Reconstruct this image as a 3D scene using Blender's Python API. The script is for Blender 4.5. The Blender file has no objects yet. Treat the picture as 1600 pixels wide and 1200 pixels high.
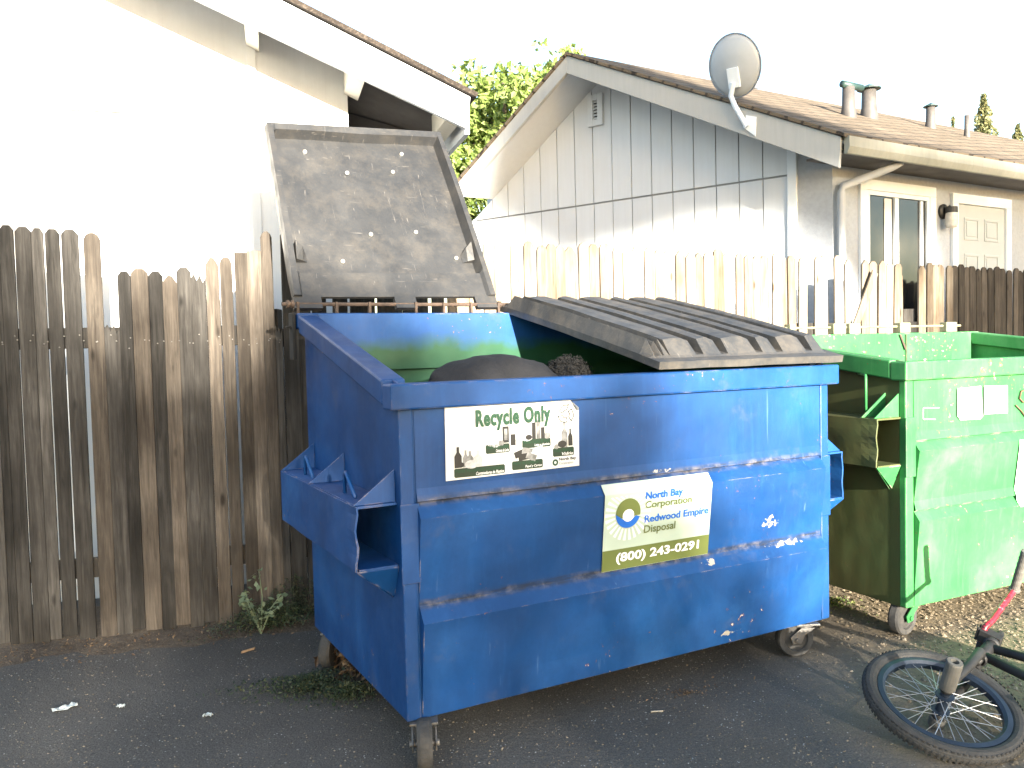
import bpy, bmesh, math, random
from mathutils import Vector as V, Matrix, noise as mnoise
R_ = math.radians
SC = bpy.context.scene
COL = SC.collection

# ------------------------------------------------------------------ camera
F, PITCH, ROLL, CAMH = 1316.04, 0.04356, -0.02436, 1.3312
_cp, _sp = math.cos(PITCH), math.sin(PITCH)
_fwd, _up0, _r0 = V((0, _cp, -_sp)), V((0, _sp, _cp)), V((1, 0, 0))
_c, _s = math.cos(ROLL), math.sin(ROLL)
CR, CU = _c * _r0 + _s * _up0, -_s * _r0 + _c * _up0
CO = V((0, 0, CAMH))
cd = bpy.data.cameras.new('camera'); cam = bpy.data.objects.new('camera', cd); COL.objects.link(cam)
cd.sensor_width = 36; cd.lens = F / 1600 * 36; cd.clip_start = .05; cd.clip_end = 2000
cam.matrix_world = Matrix(((CR.x, CU.x, -_fwd.x, 0), (CR.y, CU.y, -_fwd.y, 0), (CR.z, CU.z, -_fwd.z, CAMH), (0, 0, 0, 1)))
SC.camera = cam

# ------------------------------------------------------------------ light
SUN_EL, SUN_AZ = R_(10), R_(23)          # low evening sun behind the viewer, a little to the right
LDIR = V((math.cos(SUN_EL) * math.sin(SUN_AZ), -math.cos(SUN_EL) * math.cos(SUN_AZ), math.sin(SUN_EL)))
w = bpy.data.worlds.new('World'); SC.world = w; w.use_nodes = True
nt = w.node_tree; bg = nt.nodes['Background']
sky = nt.nodes.new('ShaderNodeTexSky'); sky.sky_type = 'NISHITA'; sky.sun_disc = False
sky.sun_elevation = SUN_EL; sky.sun_rotation = math.pi - SUN_AZ
sky.air_density = 1.0; sky.dust_density = 1.0; sky.ozone_density = 1.0
nt.links.new(sky.outputs[0], bg.inputs[0]); bg.inputs[1].default_value = .115
sl = bpy.data.lights.new('sun', 'SUN'); sun = bpy.data.objects.new('sun', sl); COL.objects.link(sun)
sl.energy = 5.0; sl.angle = R_(.6); sl.color = (1, .92, .78)
sun.rotation_euler = LDIR.to_track_quat('Z', 'Y').to_euler()
SC.view_settings.view_transform = 'Standard'; SC.view_settings.look = 'None'
SC.view_settings.exposure = 2.6; SC.view_settings.gamma = 1
SC.cycles.max_bounces = 8

# ------------------------------------------------------------------ helpers
def ray(px): return _fwd + (px[0] - 800) / F * CR - (px[1] - 600) / F * CU
def at(px, P, n):                       # where the line of sight through a pixel of the 1600x1200 photo meets a plane
    d = ray(px); t = (V(P) - CO).dot(n) / d.dot(n); return CO + t * d
def gnd(px, z=0): return at(px, (0, 0, z), V((0, 0, 1)))
WORLD = {}
def empty(name, label, cat, loc=(0, 0, 0), rz=0, group=None):
    o = bpy.data.objects.new(name, None); COL.objects.link(o)
    o.location = loc; o.rotation_euler = (0, 0, rz); o.empty_display_size = .1
    WORLD[o] = Matrix.Translation(V(loc)) @ Matrix.Rotation(rz, 4, 'Z')
    tag(o, label, cat, group); return o
def tag(o, label=None, cat=None, group=None, kind=None):
    for k, v in (('label', label), ('category', cat), ('group', group), ('kind', kind)):
        if v: o[k] = v
    return o
class MB:
    def __init__(s): s.v = []; s.f = []; s.smooth = False
    def add(s, vs, fs):
        n = len(s.v); s.v += [V(p) for p in vs]; s.f += [tuple(i + n for i in f) for f in fs]; return s
    def box(s, x0, x1, y0, y1, z0, z1, M=None):
        vs = [V((x, y, z)) for z in (z0, z1) for y in (y0, y1) for x in (x0, x1)]
        if M: vs = [M @ p for p in vs]
        return s.add(vs, [(0, 2, 3, 1), (4, 5, 7, 6), (0, 1, 5, 4), (2, 6, 7, 3), (0, 4, 6, 2), (1, 3, 7, 5)])
    def hexa(s, a, b):                   # two quads of points (a below, b above), same winding
        n = len(a)
        return s.add(list(a) + list(b), [tuple(range(n))[::-1], tuple(range(n, 2 * n))] + [(i, (i + 1) % n, n + (i + 1) % n, n + i) for i in range(n)])
    def prism(s, poly, d):               # polygon extruded along vector d
        d = V(d); return s.hexa([V(p) for p in poly], [V(p) + d for p in poly])
    def tube(s, pts, r, n=10, cap=True, rs=None):
        pts = [V(p) for p in pts]; rings = []
        up = None
        for i, p in enumerate(pts):
            t = (pts[min(i + 1, len(pts) - 1)] - pts[max(i - 1, 0)]).normalized()
            if up is None: up = t.orthogonal().normalized()
            up = (up - t * up.dot(t)).normalized(); b = t.cross(up)
            rr = rs[i] if rs else r
            rings.append([p + (up * math.cos(2 * math.pi * k / n) + b * math.sin(2 * math.pi * k / n)) * rr for k in range(n)])
        base = len(s.v)
        for rg in rings: s.v += rg
        for i in range(len(pts) - 1):
            for k in range(n):
                a = base + i * n + k; b_ = base + i * n + (k + 1) % n
                s.f.append((a, b_, b_ + n, a + n))
        if cap:
            s.f.append(tuple(base + k for k in range(n))[::-1]); s.f.append(tuple(base + (len(pts) - 1) * n + k for k in range(n)))
        return s
    def lathe(s, prof, c, ax, n=24, closed=False):   # profile (radius, along axis) round axis ax at c
        ax = V(ax).normalized(); a = ax.orthogonal().normalized(); b = ax.cross(a); c = V(c); base = len(s.v)
        m = len(prof)
        for k in range(n):
            t = 2 * math.pi * k / n
            for (r, h) in prof: s.v.append(c + (a * math.cos(t) + b * math.sin(t)) * r + ax * h)
        for k in range(n):
            for j in range(m if closed else m - 1):
                i0 = base + k * m + j; i1 = base + k * m + (j + 1) % m; j0 = base + ((k + 1) % n) * m + j; j1 = base + ((k + 1) % n) * m + (j + 1) % m
                s.f.append((i0, j0, j1, i1))
        return s
    def grid(s, P, nu, nv):
        base = len(s.v)
        for j in range(nv + 1):
            for i in range(nu + 1): s.v.append(V(P(i / nu, j / nv)))
        for j in range(nv):
            for i in range(nu):
                a = base + j * (nu + 1) + i; s.f.append((a, a + 1, a + nu + 2, a + nu + 1))
        return s
    def islands(s):
        par = list(range(len(s.v)))
        def fd_(i):
            while par[i] != i: par[i] = par[par[i]]; i = par[i]
            return i
        for f in s.f:
            for k in f[1:]: par[fd_(k)] = fd_(f[0])
        gr = {}
        for f in s.f: gr.setdefault(fd_(f[0]), []).append(f)
        out = []
        for fs in gr.values():
            ids = sorted({i for f in fs for i in f}); mp_ = {i: k for k, i in enumerate(ids)}
            m = MB(); m.v = [s.v[i] for i in ids]; m.f = [tuple(mp_[i] for i in f) for f in fs]; out.append(m)
        return out
    def each(s, *a, **k): return [m.build(*a, **k) for m in s.islands()]
    def build(s, name, mat, parent=None, bevel=0, smooth=False, world=False, kind=None, label=None, fix=True):
        me = bpy.data.meshes.new(name); vs = s.v
        if world and parent: 
            inv = WORLD[parent].inverted(); vs = [inv @ p for p in vs]
        me.from_pydata([tuple(p) for p in vs], [], s.f); me.validate()
        if fix:
            bm = bmesh.new(); bm.from_mesh(me); bmesh.ops.recalc_face_normals(bm, faces=bm.faces); bm.to_mesh(me); bm.free()
        if smooth: me.polygons.foreach_set('use_smooth', [True] * len(me.polygons))
        me.materials.append(mat)
        o = bpy.data.objects.new(name, me); COL.objects.link(o)
        if parent: o.parent = parent
        if bevel:
            b = o.modifiers.new('bevel', 'BEVEL'); b.width = bevel; b.segments = 2; b.limit_method = 'ANGLE'; b.angle_limit = R_(40)
        if kind: o['kind'] = kind
        if label: o['label'] = label
        return o

# ------------------------------------------------------------------ materials
class NT:
    def __init__(s, name):
        s.m = bpy.data.materials.new(name); s.m.use_nodes = True; s.t = s.m.node_tree; s.b = s.t.nodes['Principled BSDF']
        s.tc = s.t.nodes.new('ShaderNodeTexCoord')
    def n(s, typ, **k):
        o = s.t.nodes.new(typ)
        for a, v in k.items(): setattr(o, a, v)
        return o
    def l(s, a, b): s.t.links.new(a, b)
    def mapping(s, scale=(1, 1, 1), src='Object', loc=(0, 0, 0)):
        m = s.n('ShaderNodeMapping'); m.inputs['Scale'].default_value = scale; m.inputs['Location'].default_value = loc
        s.l(s.tc.outputs[src], m.inputs[0]); return m.outputs[0]
    def noise(s, vec, scale, detail=4, rough=.6, dist=0):
        o = s.n('ShaderNodeTexNoise'); o.inputs['Scale'].default_value = scale; o.inputs['Detail'].default_value = detail
        o.inputs['Roughness'].default_value = rough; o.inputs['Distortion'].default_value = dist; s.l(vec, o.inputs['Vector']); return o.outputs['Fac']
    def voro(s, vec, scale, feat='F1'):
        o = s.n('ShaderNodeTexVoronoi'); o.feature = feat; o.inputs['Scale'].default_value = scale; s.l(vec, o.inputs['Vector']); return o
    def ramp(s, fac, stops, interp='LINEAR'):
        o = s.n('ShaderNodeValToRGB'); o.color_ramp.interpolation = interp; e = o.color_ramp.elements
        while len(e) < len(stops): e.new(.5)
        for q, (p, c) in zip(e, stops):
            q.position = p; q.color = (c, c, c, 1) if isinstance(c, (int, float)) else (*c, 1)
        s.l(fac, o.inputs[0]); return o.outputs[0]
    def mix(s, fac, a, b, mode='MIX'):
        o = s.n('ShaderNodeMix'); o.data_type = 'RGBA'; o.blend_type = mode
        for sock, v in ((o.inputs[0], fac), (o.inputs[6], a), (o.inputs[7], b)):
            if isinstance(v, (int, float)): sock.default_value = v
            elif isinstance(v, tuple): sock.default_value = (*v, 1)
            else: s.l(v, sock)
        return o.outputs[2]
    def math(s, op, a, b=0, clamp=False):
        o = s.n('ShaderNodeMath', operation=op); o.use_clamp = clamp
        for sock, v in ((o.inputs[0], a), (o.inputs[1], b)):
            if isinstance(v, (int, float)): sock.default_value = v
            else: s.l(v, sock)
        return o.outputs[0]
    def sep(s, src='Object'):
        o = s.n('ShaderNodeSeparateXYZ'); s.l(s.tc.outputs[src], o.inputs[0]); return o.outputs
    def rnd(s): return s.n('ShaderNodeObjectInfo').outputs['Random']
    def bump(s, h, strength=.3, dist=.01):
        o = s.n('ShaderNodeBump'); o.inputs['Strength'].default_value = strength; o.inputs['Distance'].default_value = dist
        s.l(h, o.inputs['Height']); s.l(o.outputs[0], s.b.inputs['Normal'])
    def col(s, c):
        if isinstance(c, tuple): s.b.inputs['Base Color'].default_value = (*c, 1)
        else: s.l(c, s.b.inputs['Base Color'])
    def rough(s, v):
        if isinstance(v, (int, float)): s.b.inputs['Roughness'].default_value = v
        else: s.l(v, s.b.inputs['Roughness'])
    def set(s, **k):
        for a, v in k.items(): s.b.inputs[a.replace('_', ' ')].default_value = v
        return s.m
def plain(name, c, rough=.6, var=.25, scale=8, bump=0, metal=0):
    t = NT(name); v = t.mapping()
    n1 = t.noise(v, scale, 5)
    dark = tuple(x * (1 - var) for x in c); lite = tuple(min(1, x * (1 + var)) for x in c)
    t.col(t.ramp(n1, [(.3, dark), (.7, lite)])); t.rough(rough)
    if bump: t.bump(t.noise(v, scale * 6, 4), bump)
    return t.set(Metallic=metal)

def paint(name, base, dark, lite, chip=(.55, .5, .45), rust=(.16, .06, .025), chips=.732, extra=None):
    t = NT(name); v = t.mapping()
    big = t.noise(v, 1.7, 5, .6, .4)
    c = t.ramp(big, [(.3, dark), (.52, base), (.75, lite)])
    streak = t.noise(t.mapping((9, 9, .7)), 4, 4, .7)
    c = t.mix(t.ramp(streak, [(.52, 0.), (.75, .22)]), c, lite)
    fine = t.noise(v, 60, 3, .7)
    c = t.mix(t.ramp(fine, [(.45, 0.), (.8, .25)]), c, dark)
    # grime and scrapes
    dirt = t.noise(t.mapping((1, 1, 1), loc=(3, 5, 1)), 5, 6, .7)
    c = t.mix(t.ramp(dirt, [(.58, 0.), (.8, .3)]), c, (.12, .11, .10))
    sc = t.noise(t.mapping((2.2, 2.2, 34), loc=(1, 2, 3)), 3, 3, .5, 1.5)
    c = t.mix(t.ramp(sc, [(.72, 0.), (.76, .35)]), c, lite)
    # chips down to primer, rimmed with rust
    area = t.noise(v, 2.3, 2, .5); spot = t.noise(v, 38, 4, .6, .6)
    chipf = t.math('ADD', t.math('MULTIPLY', area, .35), t.math('MULTIPLY', spot, .72))
    c = t.mix(t.ramp(chipf, [(chips - .035, 0.), (chips - .01, .8)]), c, rust)
    c = t.mix(t.ramp(chipf, [(chips, 0.), (chips + .012, 1.)]), c, chip)
    # rust on worn edges
    bv_ = t.n('ShaderNodeBevel'); bv_.samples = 4; bv_.inputs['Radius'].default_value = .006
    ge = t.n('ShaderNodeNewGeometry'); dt = t.n('ShaderNodeVectorMath', operation='DOT_PRODUCT'); t.l(bv_.outputs[0], dt.inputs[0]); t.l(ge.outputs['Normal'], dt.inputs[1])
    edge = t.math('MULTIPLY', t.ramp(dt.outputs['Value'], [(.86, 1.), (.97, 0.)]), t.ramp(t.noise(v, 14, 4), [(.50, 0.), (.64, .8)]))
    c = t.mix(edge, c, t.mix(t.noise(v, 25, 2), rust, chip))
    if extra: c = extra(t, v, c)
    t.col(c); t.rough(t.ramp(t.noise(v, 7, 4), [(.3, .40), (.7, .62)]))
    t.bump(t.math('ADD', t.math('MULTIPLY', t.noise(v, 3.2, 2), 1.), t.math('MULTIPLY', spot, .05)), .35, .02)
    return t.set(Specular_IOR_Level=.32)

BLUE = ((.0042, .048, .175), (.003, .029, .11), (.014, .088, .27))
M_blue = paint('blue_paint', *BLUE)
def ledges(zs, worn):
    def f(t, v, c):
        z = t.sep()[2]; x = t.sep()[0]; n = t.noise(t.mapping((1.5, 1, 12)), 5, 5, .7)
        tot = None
        for zl in zs:                    # grime on each ledge, with the recess shadow painted into its colour
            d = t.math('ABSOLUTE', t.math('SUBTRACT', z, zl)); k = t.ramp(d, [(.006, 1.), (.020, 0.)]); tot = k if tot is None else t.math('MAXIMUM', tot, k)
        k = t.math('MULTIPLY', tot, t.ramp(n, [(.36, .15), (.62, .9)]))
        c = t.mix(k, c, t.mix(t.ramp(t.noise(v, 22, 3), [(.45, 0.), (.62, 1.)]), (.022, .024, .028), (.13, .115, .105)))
        for (xw, zw, sx, sz) in worn:    # scraped patches, bare to the primer
            dx = t.math('DIVIDE', t.math('SUBTRACT', x, xw), sx); dz = t.math('DIVIDE', t.math('SUBTRACT', z, zw), sz)
            r = t.math('ADD', t.math('MULTIPLY', dx, dx), t.math('MULTIPLY', dz, dz)); m = t.math('SUBTRACT', 1., r, True)
            q = t.math('MULTIPLY', m, t.noise(t.mapping(loc=(xw, zw, 1)), 34, 5, .65))
            c = t.mix(t.ramp(q, [(.46, 0.), (.49, 1.)]), c, (.33, .31, .27))
        # pale drips running down
        dr = t.noise(t.mapping((26, 26, 1.1), loc=(3, 1, 0)), 2, 3, .55); c = t.mix(t.ramp(dr, [(.70, 0.), (.77, .25)]), c, (.14, .24, .40))
        return c
    return f
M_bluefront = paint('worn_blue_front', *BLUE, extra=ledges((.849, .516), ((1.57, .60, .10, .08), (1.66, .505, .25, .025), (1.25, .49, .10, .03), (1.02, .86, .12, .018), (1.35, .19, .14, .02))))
M_green = paint('green_paint', (.04, .205, .06), (.018, .12, .036), (.13, .34, .14), chips=.70)
def inner(t, v, c):
    z = t.sep()[2]; n = t.noise(v, 3, 4)
    k = t.math('ADD', z, t.math('MULTIPLY', n, .26))
    g = t.ramp(k, [(0, 1.), (.5, 1.)])
    mr = t.n('ShaderNodeMapRange'); mr.inputs['From Min'].default_value = 1.45; mr.inputs['From Max'].default_value = 1.53
    t.l(k, mr.inputs['Value'])
    return t.mix(mr.outputs[0], t.mix(t.noise(v, 12, 3), (.010, .058, .028), (.022, .092, .045)), c)
M_inner = paint('inner_paint', (.008, .07, .24), (.006, .045, .17), (.02, .11, .33), chips=.74, extra=inner)
def dirty_side(t, v, c):
    n = t.noise(v, 4, 5, .65); return t.mix(t.ramp(n, [(.3, .75), (.7, .95)]), c, (.085, .075, .03))
M_greenside = paint('grimy_green_paint', (.012, .16, .06), (.006, .09, .03), (.03, .22, .09), extra=dirty_side)

def plastic(name, dust, scr, lift):
    t = NT(name); v = t.mapping()
    c = t.ramp(t.noise(v, 3, 6, .65, .5), [(.3, (.020 * lift, .021 * lift, .023 * lift)), (.7, (.044 * lift, .044 * lift, .045 * lift))])
    c = t.mix(t.ramp(t.noise(t.mapping(loc=(4, 1, 7)), 9, 6, .75), [(.45, 0.), (.85, dust)]), c, (.15, .125, .095))
    s1 = t.noise(t.mapping((1.5, 30, 30)), 2.5, 2, .5, 2.5); s2 = t.noise(t.mapping((30, 2.5, 2.0), loc=(2, 2, 2)), 2.5, 2, .5, 2.5)
    c = t.mix(t.ramp(t.math('MAXIMUM', s1, s2), [(.71, 0.), (.75, scr)]), c, (.30, .27, .24))
    t.col(c); t.rough(t.ramp(t.noise(v, 12, 4), [(.3, .38), (.7, .6)])); t.bump(t.noise(v, 40, 4), .12); return t.set(Specular_IOR_Level=.5)
M_lid = plastic('lid_plastic', .6, .25, 1.05)
M_lidin = plastic('lid_underside_plastic', .28, .30, .9)
M_rust = plain('rusted_steel', (.062, .040, .028), .75, .5, 30, .3)
M_steel = plain('worn_steel', (.16, .15, .14), .5, .4, 20, .2, .5)
M_rubber = plain('dirty_rubber', (.05, .047, .044), .8, .4, 25, .2)
M_dark = plain('black_gap', (.012, .012, .012), .9)

def wood(name, a, b, dk):
    t = NT(name); r = t.rnd()
    comb = t.n('ShaderNodeCombineXYZ'); t.l(t.math('MULTIPLY', r, 37.), comb.inputs[0]); t.l(t.math('MULTIPLY', r, 91.), comb.inputs[2])
    m = t.n('ShaderNodeMapping'); m.inputs['Scale'].default_value = (16, 16, .9); t.l(t.tc.outputs['Object'], m.inputs[0]); t.l(comb.outputs[0], m.inputs[1])
    g = t.noise(m.outputs[0], 4, 6, .7, .5)
    c = t.ramp(g, [(.28, dk), (.48, a), (.72, b)])
    m2 = t.n('ShaderNodeMapping'); m2.inputs['Scale'].default_value = (3, 3, 1.2); t.l(t.tc.outputs['Object'], m2.inputs[0]); t.l(comb.outputs[0], m2.inputs[1])
    c = t.mix(t.ramp(t.noise(m2.outputs[0], 2, 4), [(.42, 0.), (.68, .7)]), c, dk)
    # knots
    vv = t.n('ShaderNodeMapping'); vv.inputs['Scale'].default_value = (9, 9, 3); t.l(t.tc.outputs['Object'], vv.inputs[0]); t.l(comb.outputs[0], vv.inputs[1])
    k = t.voro(vv.outputs[0], 1).outputs['Distance']
    c = t.mix(t.ramp(k, [(.06, .85), (.13, 0.)]), c, tuple(x * .35 for x in dk))
    hv = t.n('ShaderNodeHueSaturation'); t.l(c, hv.inputs['Color'])
    mr = t.n('ShaderNodeMapRange'); mr.inputs['To Min'].default_value = .5; mr.inputs['To Max'].default_value = 1.35; t.l(r, mr.inputs['Value']); t.l(mr.outputs[0], hv.inputs['Value'])
    t.col(hv.outputs[0]); t.rough(.85); t.bump(g, .5, .004); return t.set(Specular_IOR_Level=.2)
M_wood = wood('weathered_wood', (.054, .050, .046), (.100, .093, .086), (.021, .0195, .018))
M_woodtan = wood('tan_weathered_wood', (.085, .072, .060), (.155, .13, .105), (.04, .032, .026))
M_wood2 = wood('sunlit_wood', (.26, .215, .165), (.38, .33, .265), (.14, .095, .06))  # paler copy with the sunlight put into its colour

def siding(name, c, var=.06):
    t = NT(name); v = t.mapping(); s = t.noise(t.mapping((8, 8, .5)), 3, 5, .7)
    col = t.ramp(s, [(.3, tuple(x * (1 - var) for x in c)), (.7, c)])
    col = t.mix(t.ramp(t.noise(v, 2, 5, .7), [(.5, 0.), (.8, .25)]), col, (.55, .5, .44))
    t.col(col); t.rough(.6); t.bump(t.noise(t.mapping((40, 40, 2)), 3, 3), .15, .004); return t.m
M_white = siding('white_siding', (.80, .80, .80))
M_wall2 = siding('grey_white_siding', (.60, .62, .65))
M_trim = siding('cream_trim', (.70, .66, .58))
M_trimgrey = siding('grey_trim', (.40, .40, .39), .12)
M_wtrim = siding('white_trim', (.72, .76, .81), .03)
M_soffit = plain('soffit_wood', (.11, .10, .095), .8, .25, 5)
M_stucco = plain('grey_stucco', (.345, .365, .40), .8, .08, 30, .25)
M_groove = plain('groove_grey', (.25, .26, .27), .9, .1)  # mid grey of the siding backing and the panel seam

def shingle():
    t = NT('roof_shingle'); v = t.mapping()
    br = t.n('ShaderNodeTexBrick'); br.inputs['Scale'].default_value = 1; br.inputs['Brick Width'].default_value = .3; br.inputs['Row Height'].default_value = .14
    br.inputs['Mortar Size'].default_value = .011; br.inputs['Color1'].default_value = (.125, .098, .068, 1); br.inputs['Color2'].default_value = (.175, .138, .10, 1); br.inputs['Mortar'].default_value = (.028, .022, .018, 1)
    t.l(t.tc.outputs['UV'], br.inputs['Vector'])
    c = t.mix(t.ramp(t.noise(v, 3, 6, .7), [(.4, 0.), (.75, .5)]), br.outputs[0], (.07, .055, .045))
    c = t.mix(t.ramp(t.noise(v, 90, 3), [(.5, 0.), (.7, .35)]), c, (.20, .165, .135))
    t.col(c); t.rough(.9); t.bump(t.math('ADD', br.outputs[1], t.noise(v, 120, 2)), .4, .006); return t.set(Specular_IOR_Level=.2)
M_shingle = shingle()

def asphalt():
    t = NT('asphalt'); v = t.mapping()
    c = t.ramp(t.noise(v, 1.1, 6, .65, .3), [(.28, (.074, .068, .062)), (.72, (.148, .135, .122))])
    c = t.mix(t.ramp(t.noise(v, 160, 3, .7), [(.35, .7), (.6, 0.)]), c, (.03, .029, .028))
    c = t.mix(t.ramp(t.noise(v, 90, 3, .7), [(.55, 0.), (.75, .6)]), c, (.19, .175, .16))
    vo = t.voro(v, 55); spk = t.math('MULTIPLY', t.ramp(vo.outputs['Distance'], [(.10, 1.), (.17, 0.)]), t.ramp(t.noise(v, 9, 3, .7), [(.50, 0.), (.62, 1.)]))
    c = t.mix(spk, c, (.55, .54, .52))
    vo2 = t.voro(v, 21); c = t.mix(t.math('MULTIPLY', t.ramp(vo2.outputs['Distance'], [(.07, 1.), (.10, 0.)]), t.ramp(t.noise(v, 5, 2), [(.48, 0.), (.6, .8)])), c, (.42, .40, .36))
    # dusty dirt drift along the fence and towards the right, where gravel gathers
    d = t.noise(v, 2.2, 6, .7, .4); x, y, z = t.sep()
    right = t.n('ShaderNodeMapRange'); right.inputs['From Min'].default_value = 1.25; right.inputs['From Max'].default_value = 2.1; t.l(t.math('ADD', x, t.math('MULTIPLY', d, .5)), right.inputs['Value'])
    c = t.mix(t.math('MULTIPLY', right.outputs[0], t.ramp(t.noise(v, 26, 5, .7), [(.32, .35), (.6, .95)])), c, (.26, .20, .125))
    t.col(c); t.rough(.85)
    t.bump(t.math('ADD', t.noise(v, 140, 3, .7), t.math('MULTIPLY', t.noise(v, 40, 3), 1.2)), .7, .008); return t.set(Specular_IOR_Level=.3)
M_asphalt = asphalt()
def dirt():
    t = NT('dirt'); v = t.mapping()
    c = t.ramp(t.noise(v, 9, 6, .7), [(.3, (.045, .035, .028)), (.5, (.085, .066, .05)), (.75, (.14, .11, .08))])
    c = t.mix(t.ramp(t.noise(v, 90, 3), [(.55, 0.), (.7, .6)]), c, (.20, .15, .10))
    t.col(c); t.rough(.95); t.bump(t.noise(v, 50, 5, .7), .9, .02); return t.m
M_dirt = dirt()
def leafmat(name, a, b, c3, trans=.3):
    t = NT(name); r = t.n('ShaderNodeNewGeometry').outputs['Random Per Island']
    col = t.ramp(r, [(.1, a), (.5, b), (.9, c3)])
    t.col(col); t.rough(.55)
    tr = t.n('ShaderNodeBsdfTranslucent'); t.l(col, tr.inputs[0]); mx = t.n('ShaderNodeMixShader'); mx.inputs[0].default_value = trans
    out = t.t.nodes['Material Output']; t.l(t.b.outputs[0], mx.inputs[1]); t.l(tr.outputs[0], mx.inputs[2]); t.l(mx.outputs[0], out.inputs[0]); return t.m
M_leaf = leafmat('tree_leaf', (.13, .19, .04), (.23, .31, .08), (.34, .41, .15), .45)
M_conif = leafmat('conifer_leaf', (.10, .12, .05), (.17, .18, .08), (.24, .23, .11), .3)
M_shade = leafmat('unseen_tree_leaf', (.03, .06, .012), (.05, .09, .02), (.07, .11, .03), .05)
M_weed = leafmat('weed_leaf', (.018, .036, .017), (.030, .055, .026), (.075, .085, .045), .2)
M_weedpale = leafmat('pale_weed_leaf', (.12, .17, .10), (.18, .24, .14), (.26, .32, .20), .3)
M_dry = leafmat('dry_leaf', (.07, .04, .02), (.14, .085, .045), (.24, .16, .09), .15)
M_pebble = leafmat('pebble', (.08, .065, .045), (.15, .12, .08), (.27, .22, .16), 0.)
M_bark = plain('bark', (.09, .07, .05), .9, .3, 12, .5)
M_sticker = plain('sticker_vinyl', (.68, .68, .66), .4, .10, 9)
M_ink = plain('black_ink', (.02, .02, .022), .4, .1)
M_inkgreen = plain('green_ink', (.005, .055, .024), .5, .1)
M_inkdkgreen = plain('dark_green_ink', (.012, .035, .02), .4, .2)
M_inkgrey = plain('grey_ink', (.22, .22, .22), .4, .5, 60)
M_inkpale = plain('pale_grey_ink', (.50, .50, .50), .4, .25, 60)
M_inkwhite = plain('white_ink', (.82, .82, .82), .4, .04)
M_inkblue = plain('blue_ink', (.015, .13, .55), .4, .05)
M_inkolive = plain('olive_ink', (.13, .16, .045), .4, .06)
M_pale = plain('pale_green_vinyl', (.44, .53, .45), .35, .04, 5)

# ------------------------------------------------------------------ ground
g = MB(); g.box(-150, 150, -150, 150, -.5, 0); tag(g.build('ground', M_asphalt), kind='structure')
FA, FB = V((-3.6, 3.433, 0)), V((-1.15, 4.137, 0))                  # left fence line
fd = (FB - FA).normalized(); fn = V((fd.y, -fd.x, 0))               # fn points to the viewer
random.seed(5)
g = MB(); n = 60
pts0 = [FA + fd * (3.9 * i / n) - fn * .5 for i in range(n + 1)]
pts1 = [FA + fd * (3.9 * i / n) + fn * (.22 + .16 * mnoise.noise((i * .23, 2, 0)) + .05 * mnoise.noise((i * 1.1, 7, 0))) for i in range(n + 1)]
for i in range(n):
    a, b, c_, d_ = pts0[i], pts0[i + 1], pts1[i + 1], pts1[i]
    m0, m1 = pts0[i].lerp(pts1[i], .75), pts0[i + 1].lerp(pts1[i + 1], .75)
    h = lambda p, k: V((p.x, p.y, k))
    g.add([h(a, .03), h(b, .03), h(m1, .02), h(m0, .02), h(c_, -.004), h(d_, -.004)], [(0, 1, 2, 3), (3, 2, 4, 5)])
tag(g.build('dirt_strip', M_dirt, smooth=True), kind='structure')

# ------------------------------------------------------------------ text helper
def text_mesh(s, bold=0, shear=0, spacing=1):
    cu = bpy.data.curves.new('t', 'FONT'); cu.body = s; cu.offset = bold; cu.shear = shear; cu.space_character = spacing; cu.resolution_u = 3
    o = bpy.data.objects.new('t', cu); COL.objects.link(o)
    dg = bpy.context.evaluated_depsgraph_get(); me = bpy.data.meshes.new_from_object(o.evaluated_get(dg))
    vs = [v.co.copy() for v in me.vertices]; fs = [tuple(p.vertices) for p in me.polygons]
    bpy.data.objects.remove(o); bpy.data.curves.remove(cu); bpy.data.meshes.remove(me)
    x0, x1 = min(v.x for v in vs), max(v.x for v in vs); y0, y1 = min(v.y for v in vs), max(v.y for v in vs)
    return [((v.x - x0) / (x1 - x0), (v.y - y0) / (y1 - y0)) for v in vs], fs
class Decal:                             # flat artwork laid on a dumpster's front, in dumpster coordinates
    def __init__(s, parent, yf): s.p = parent; s.yf = yf
    def pt(s, x, z, e): return V((x, s.yf(z) - e, z))
    def text(s, name, txt, x0, x1, z0, z1, mat, e=.005, bold=0, shear=0, tilt=0, space=1):
        uv, fs = text_mesh(txt, bold, shear, space); m = MB()
        m.add([s.pt(x0 + u * (x1 - x0), z0 + v * (z1 - z0) + tilt * u, e) for u, v in uv], fs); return m.build(name, mat, s.p, fix=False)
    def poly(s, m, pts, e): return m.add([s.pt(x, z, e) for x, z in pts], [tuple(range(len(pts)))])
    def rect(s, m, x0, x1, z0, z1, e): return s.poly(m, [(x0, z0), (x1, z0), (x1, z1), (x0, z1)], e)
    def disc(s, m, x, z, r, e, a0=0, a1=360, n=36, rx=1, inner=0):
        A = [R_(a0 + (a1 - a0) * i / n) for i in range(n + 1)]
        if inner:
            for i in range(n):
                s.poly(m, [(x + rx * r * math.cos(A[i]), z + r * math.sin(A[i])), (x + rx * r * math.cos(A[i + 1]), z + r * math.sin(A[i + 1])),
                           (x + rx * inner * math.cos(A[i + 1]), z + inner * math.sin(A[i + 1])), (x + rx * inner * math.cos(A[i]), z + inner * math.sin(A[i]))], e)
            return m
        return s.poly(m, [(x + rx * r * math.cos(t), z + r * math.sin(t)) for t in A[:-1 if abs(a1 - a0) >= 360 else None]], e)

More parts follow.
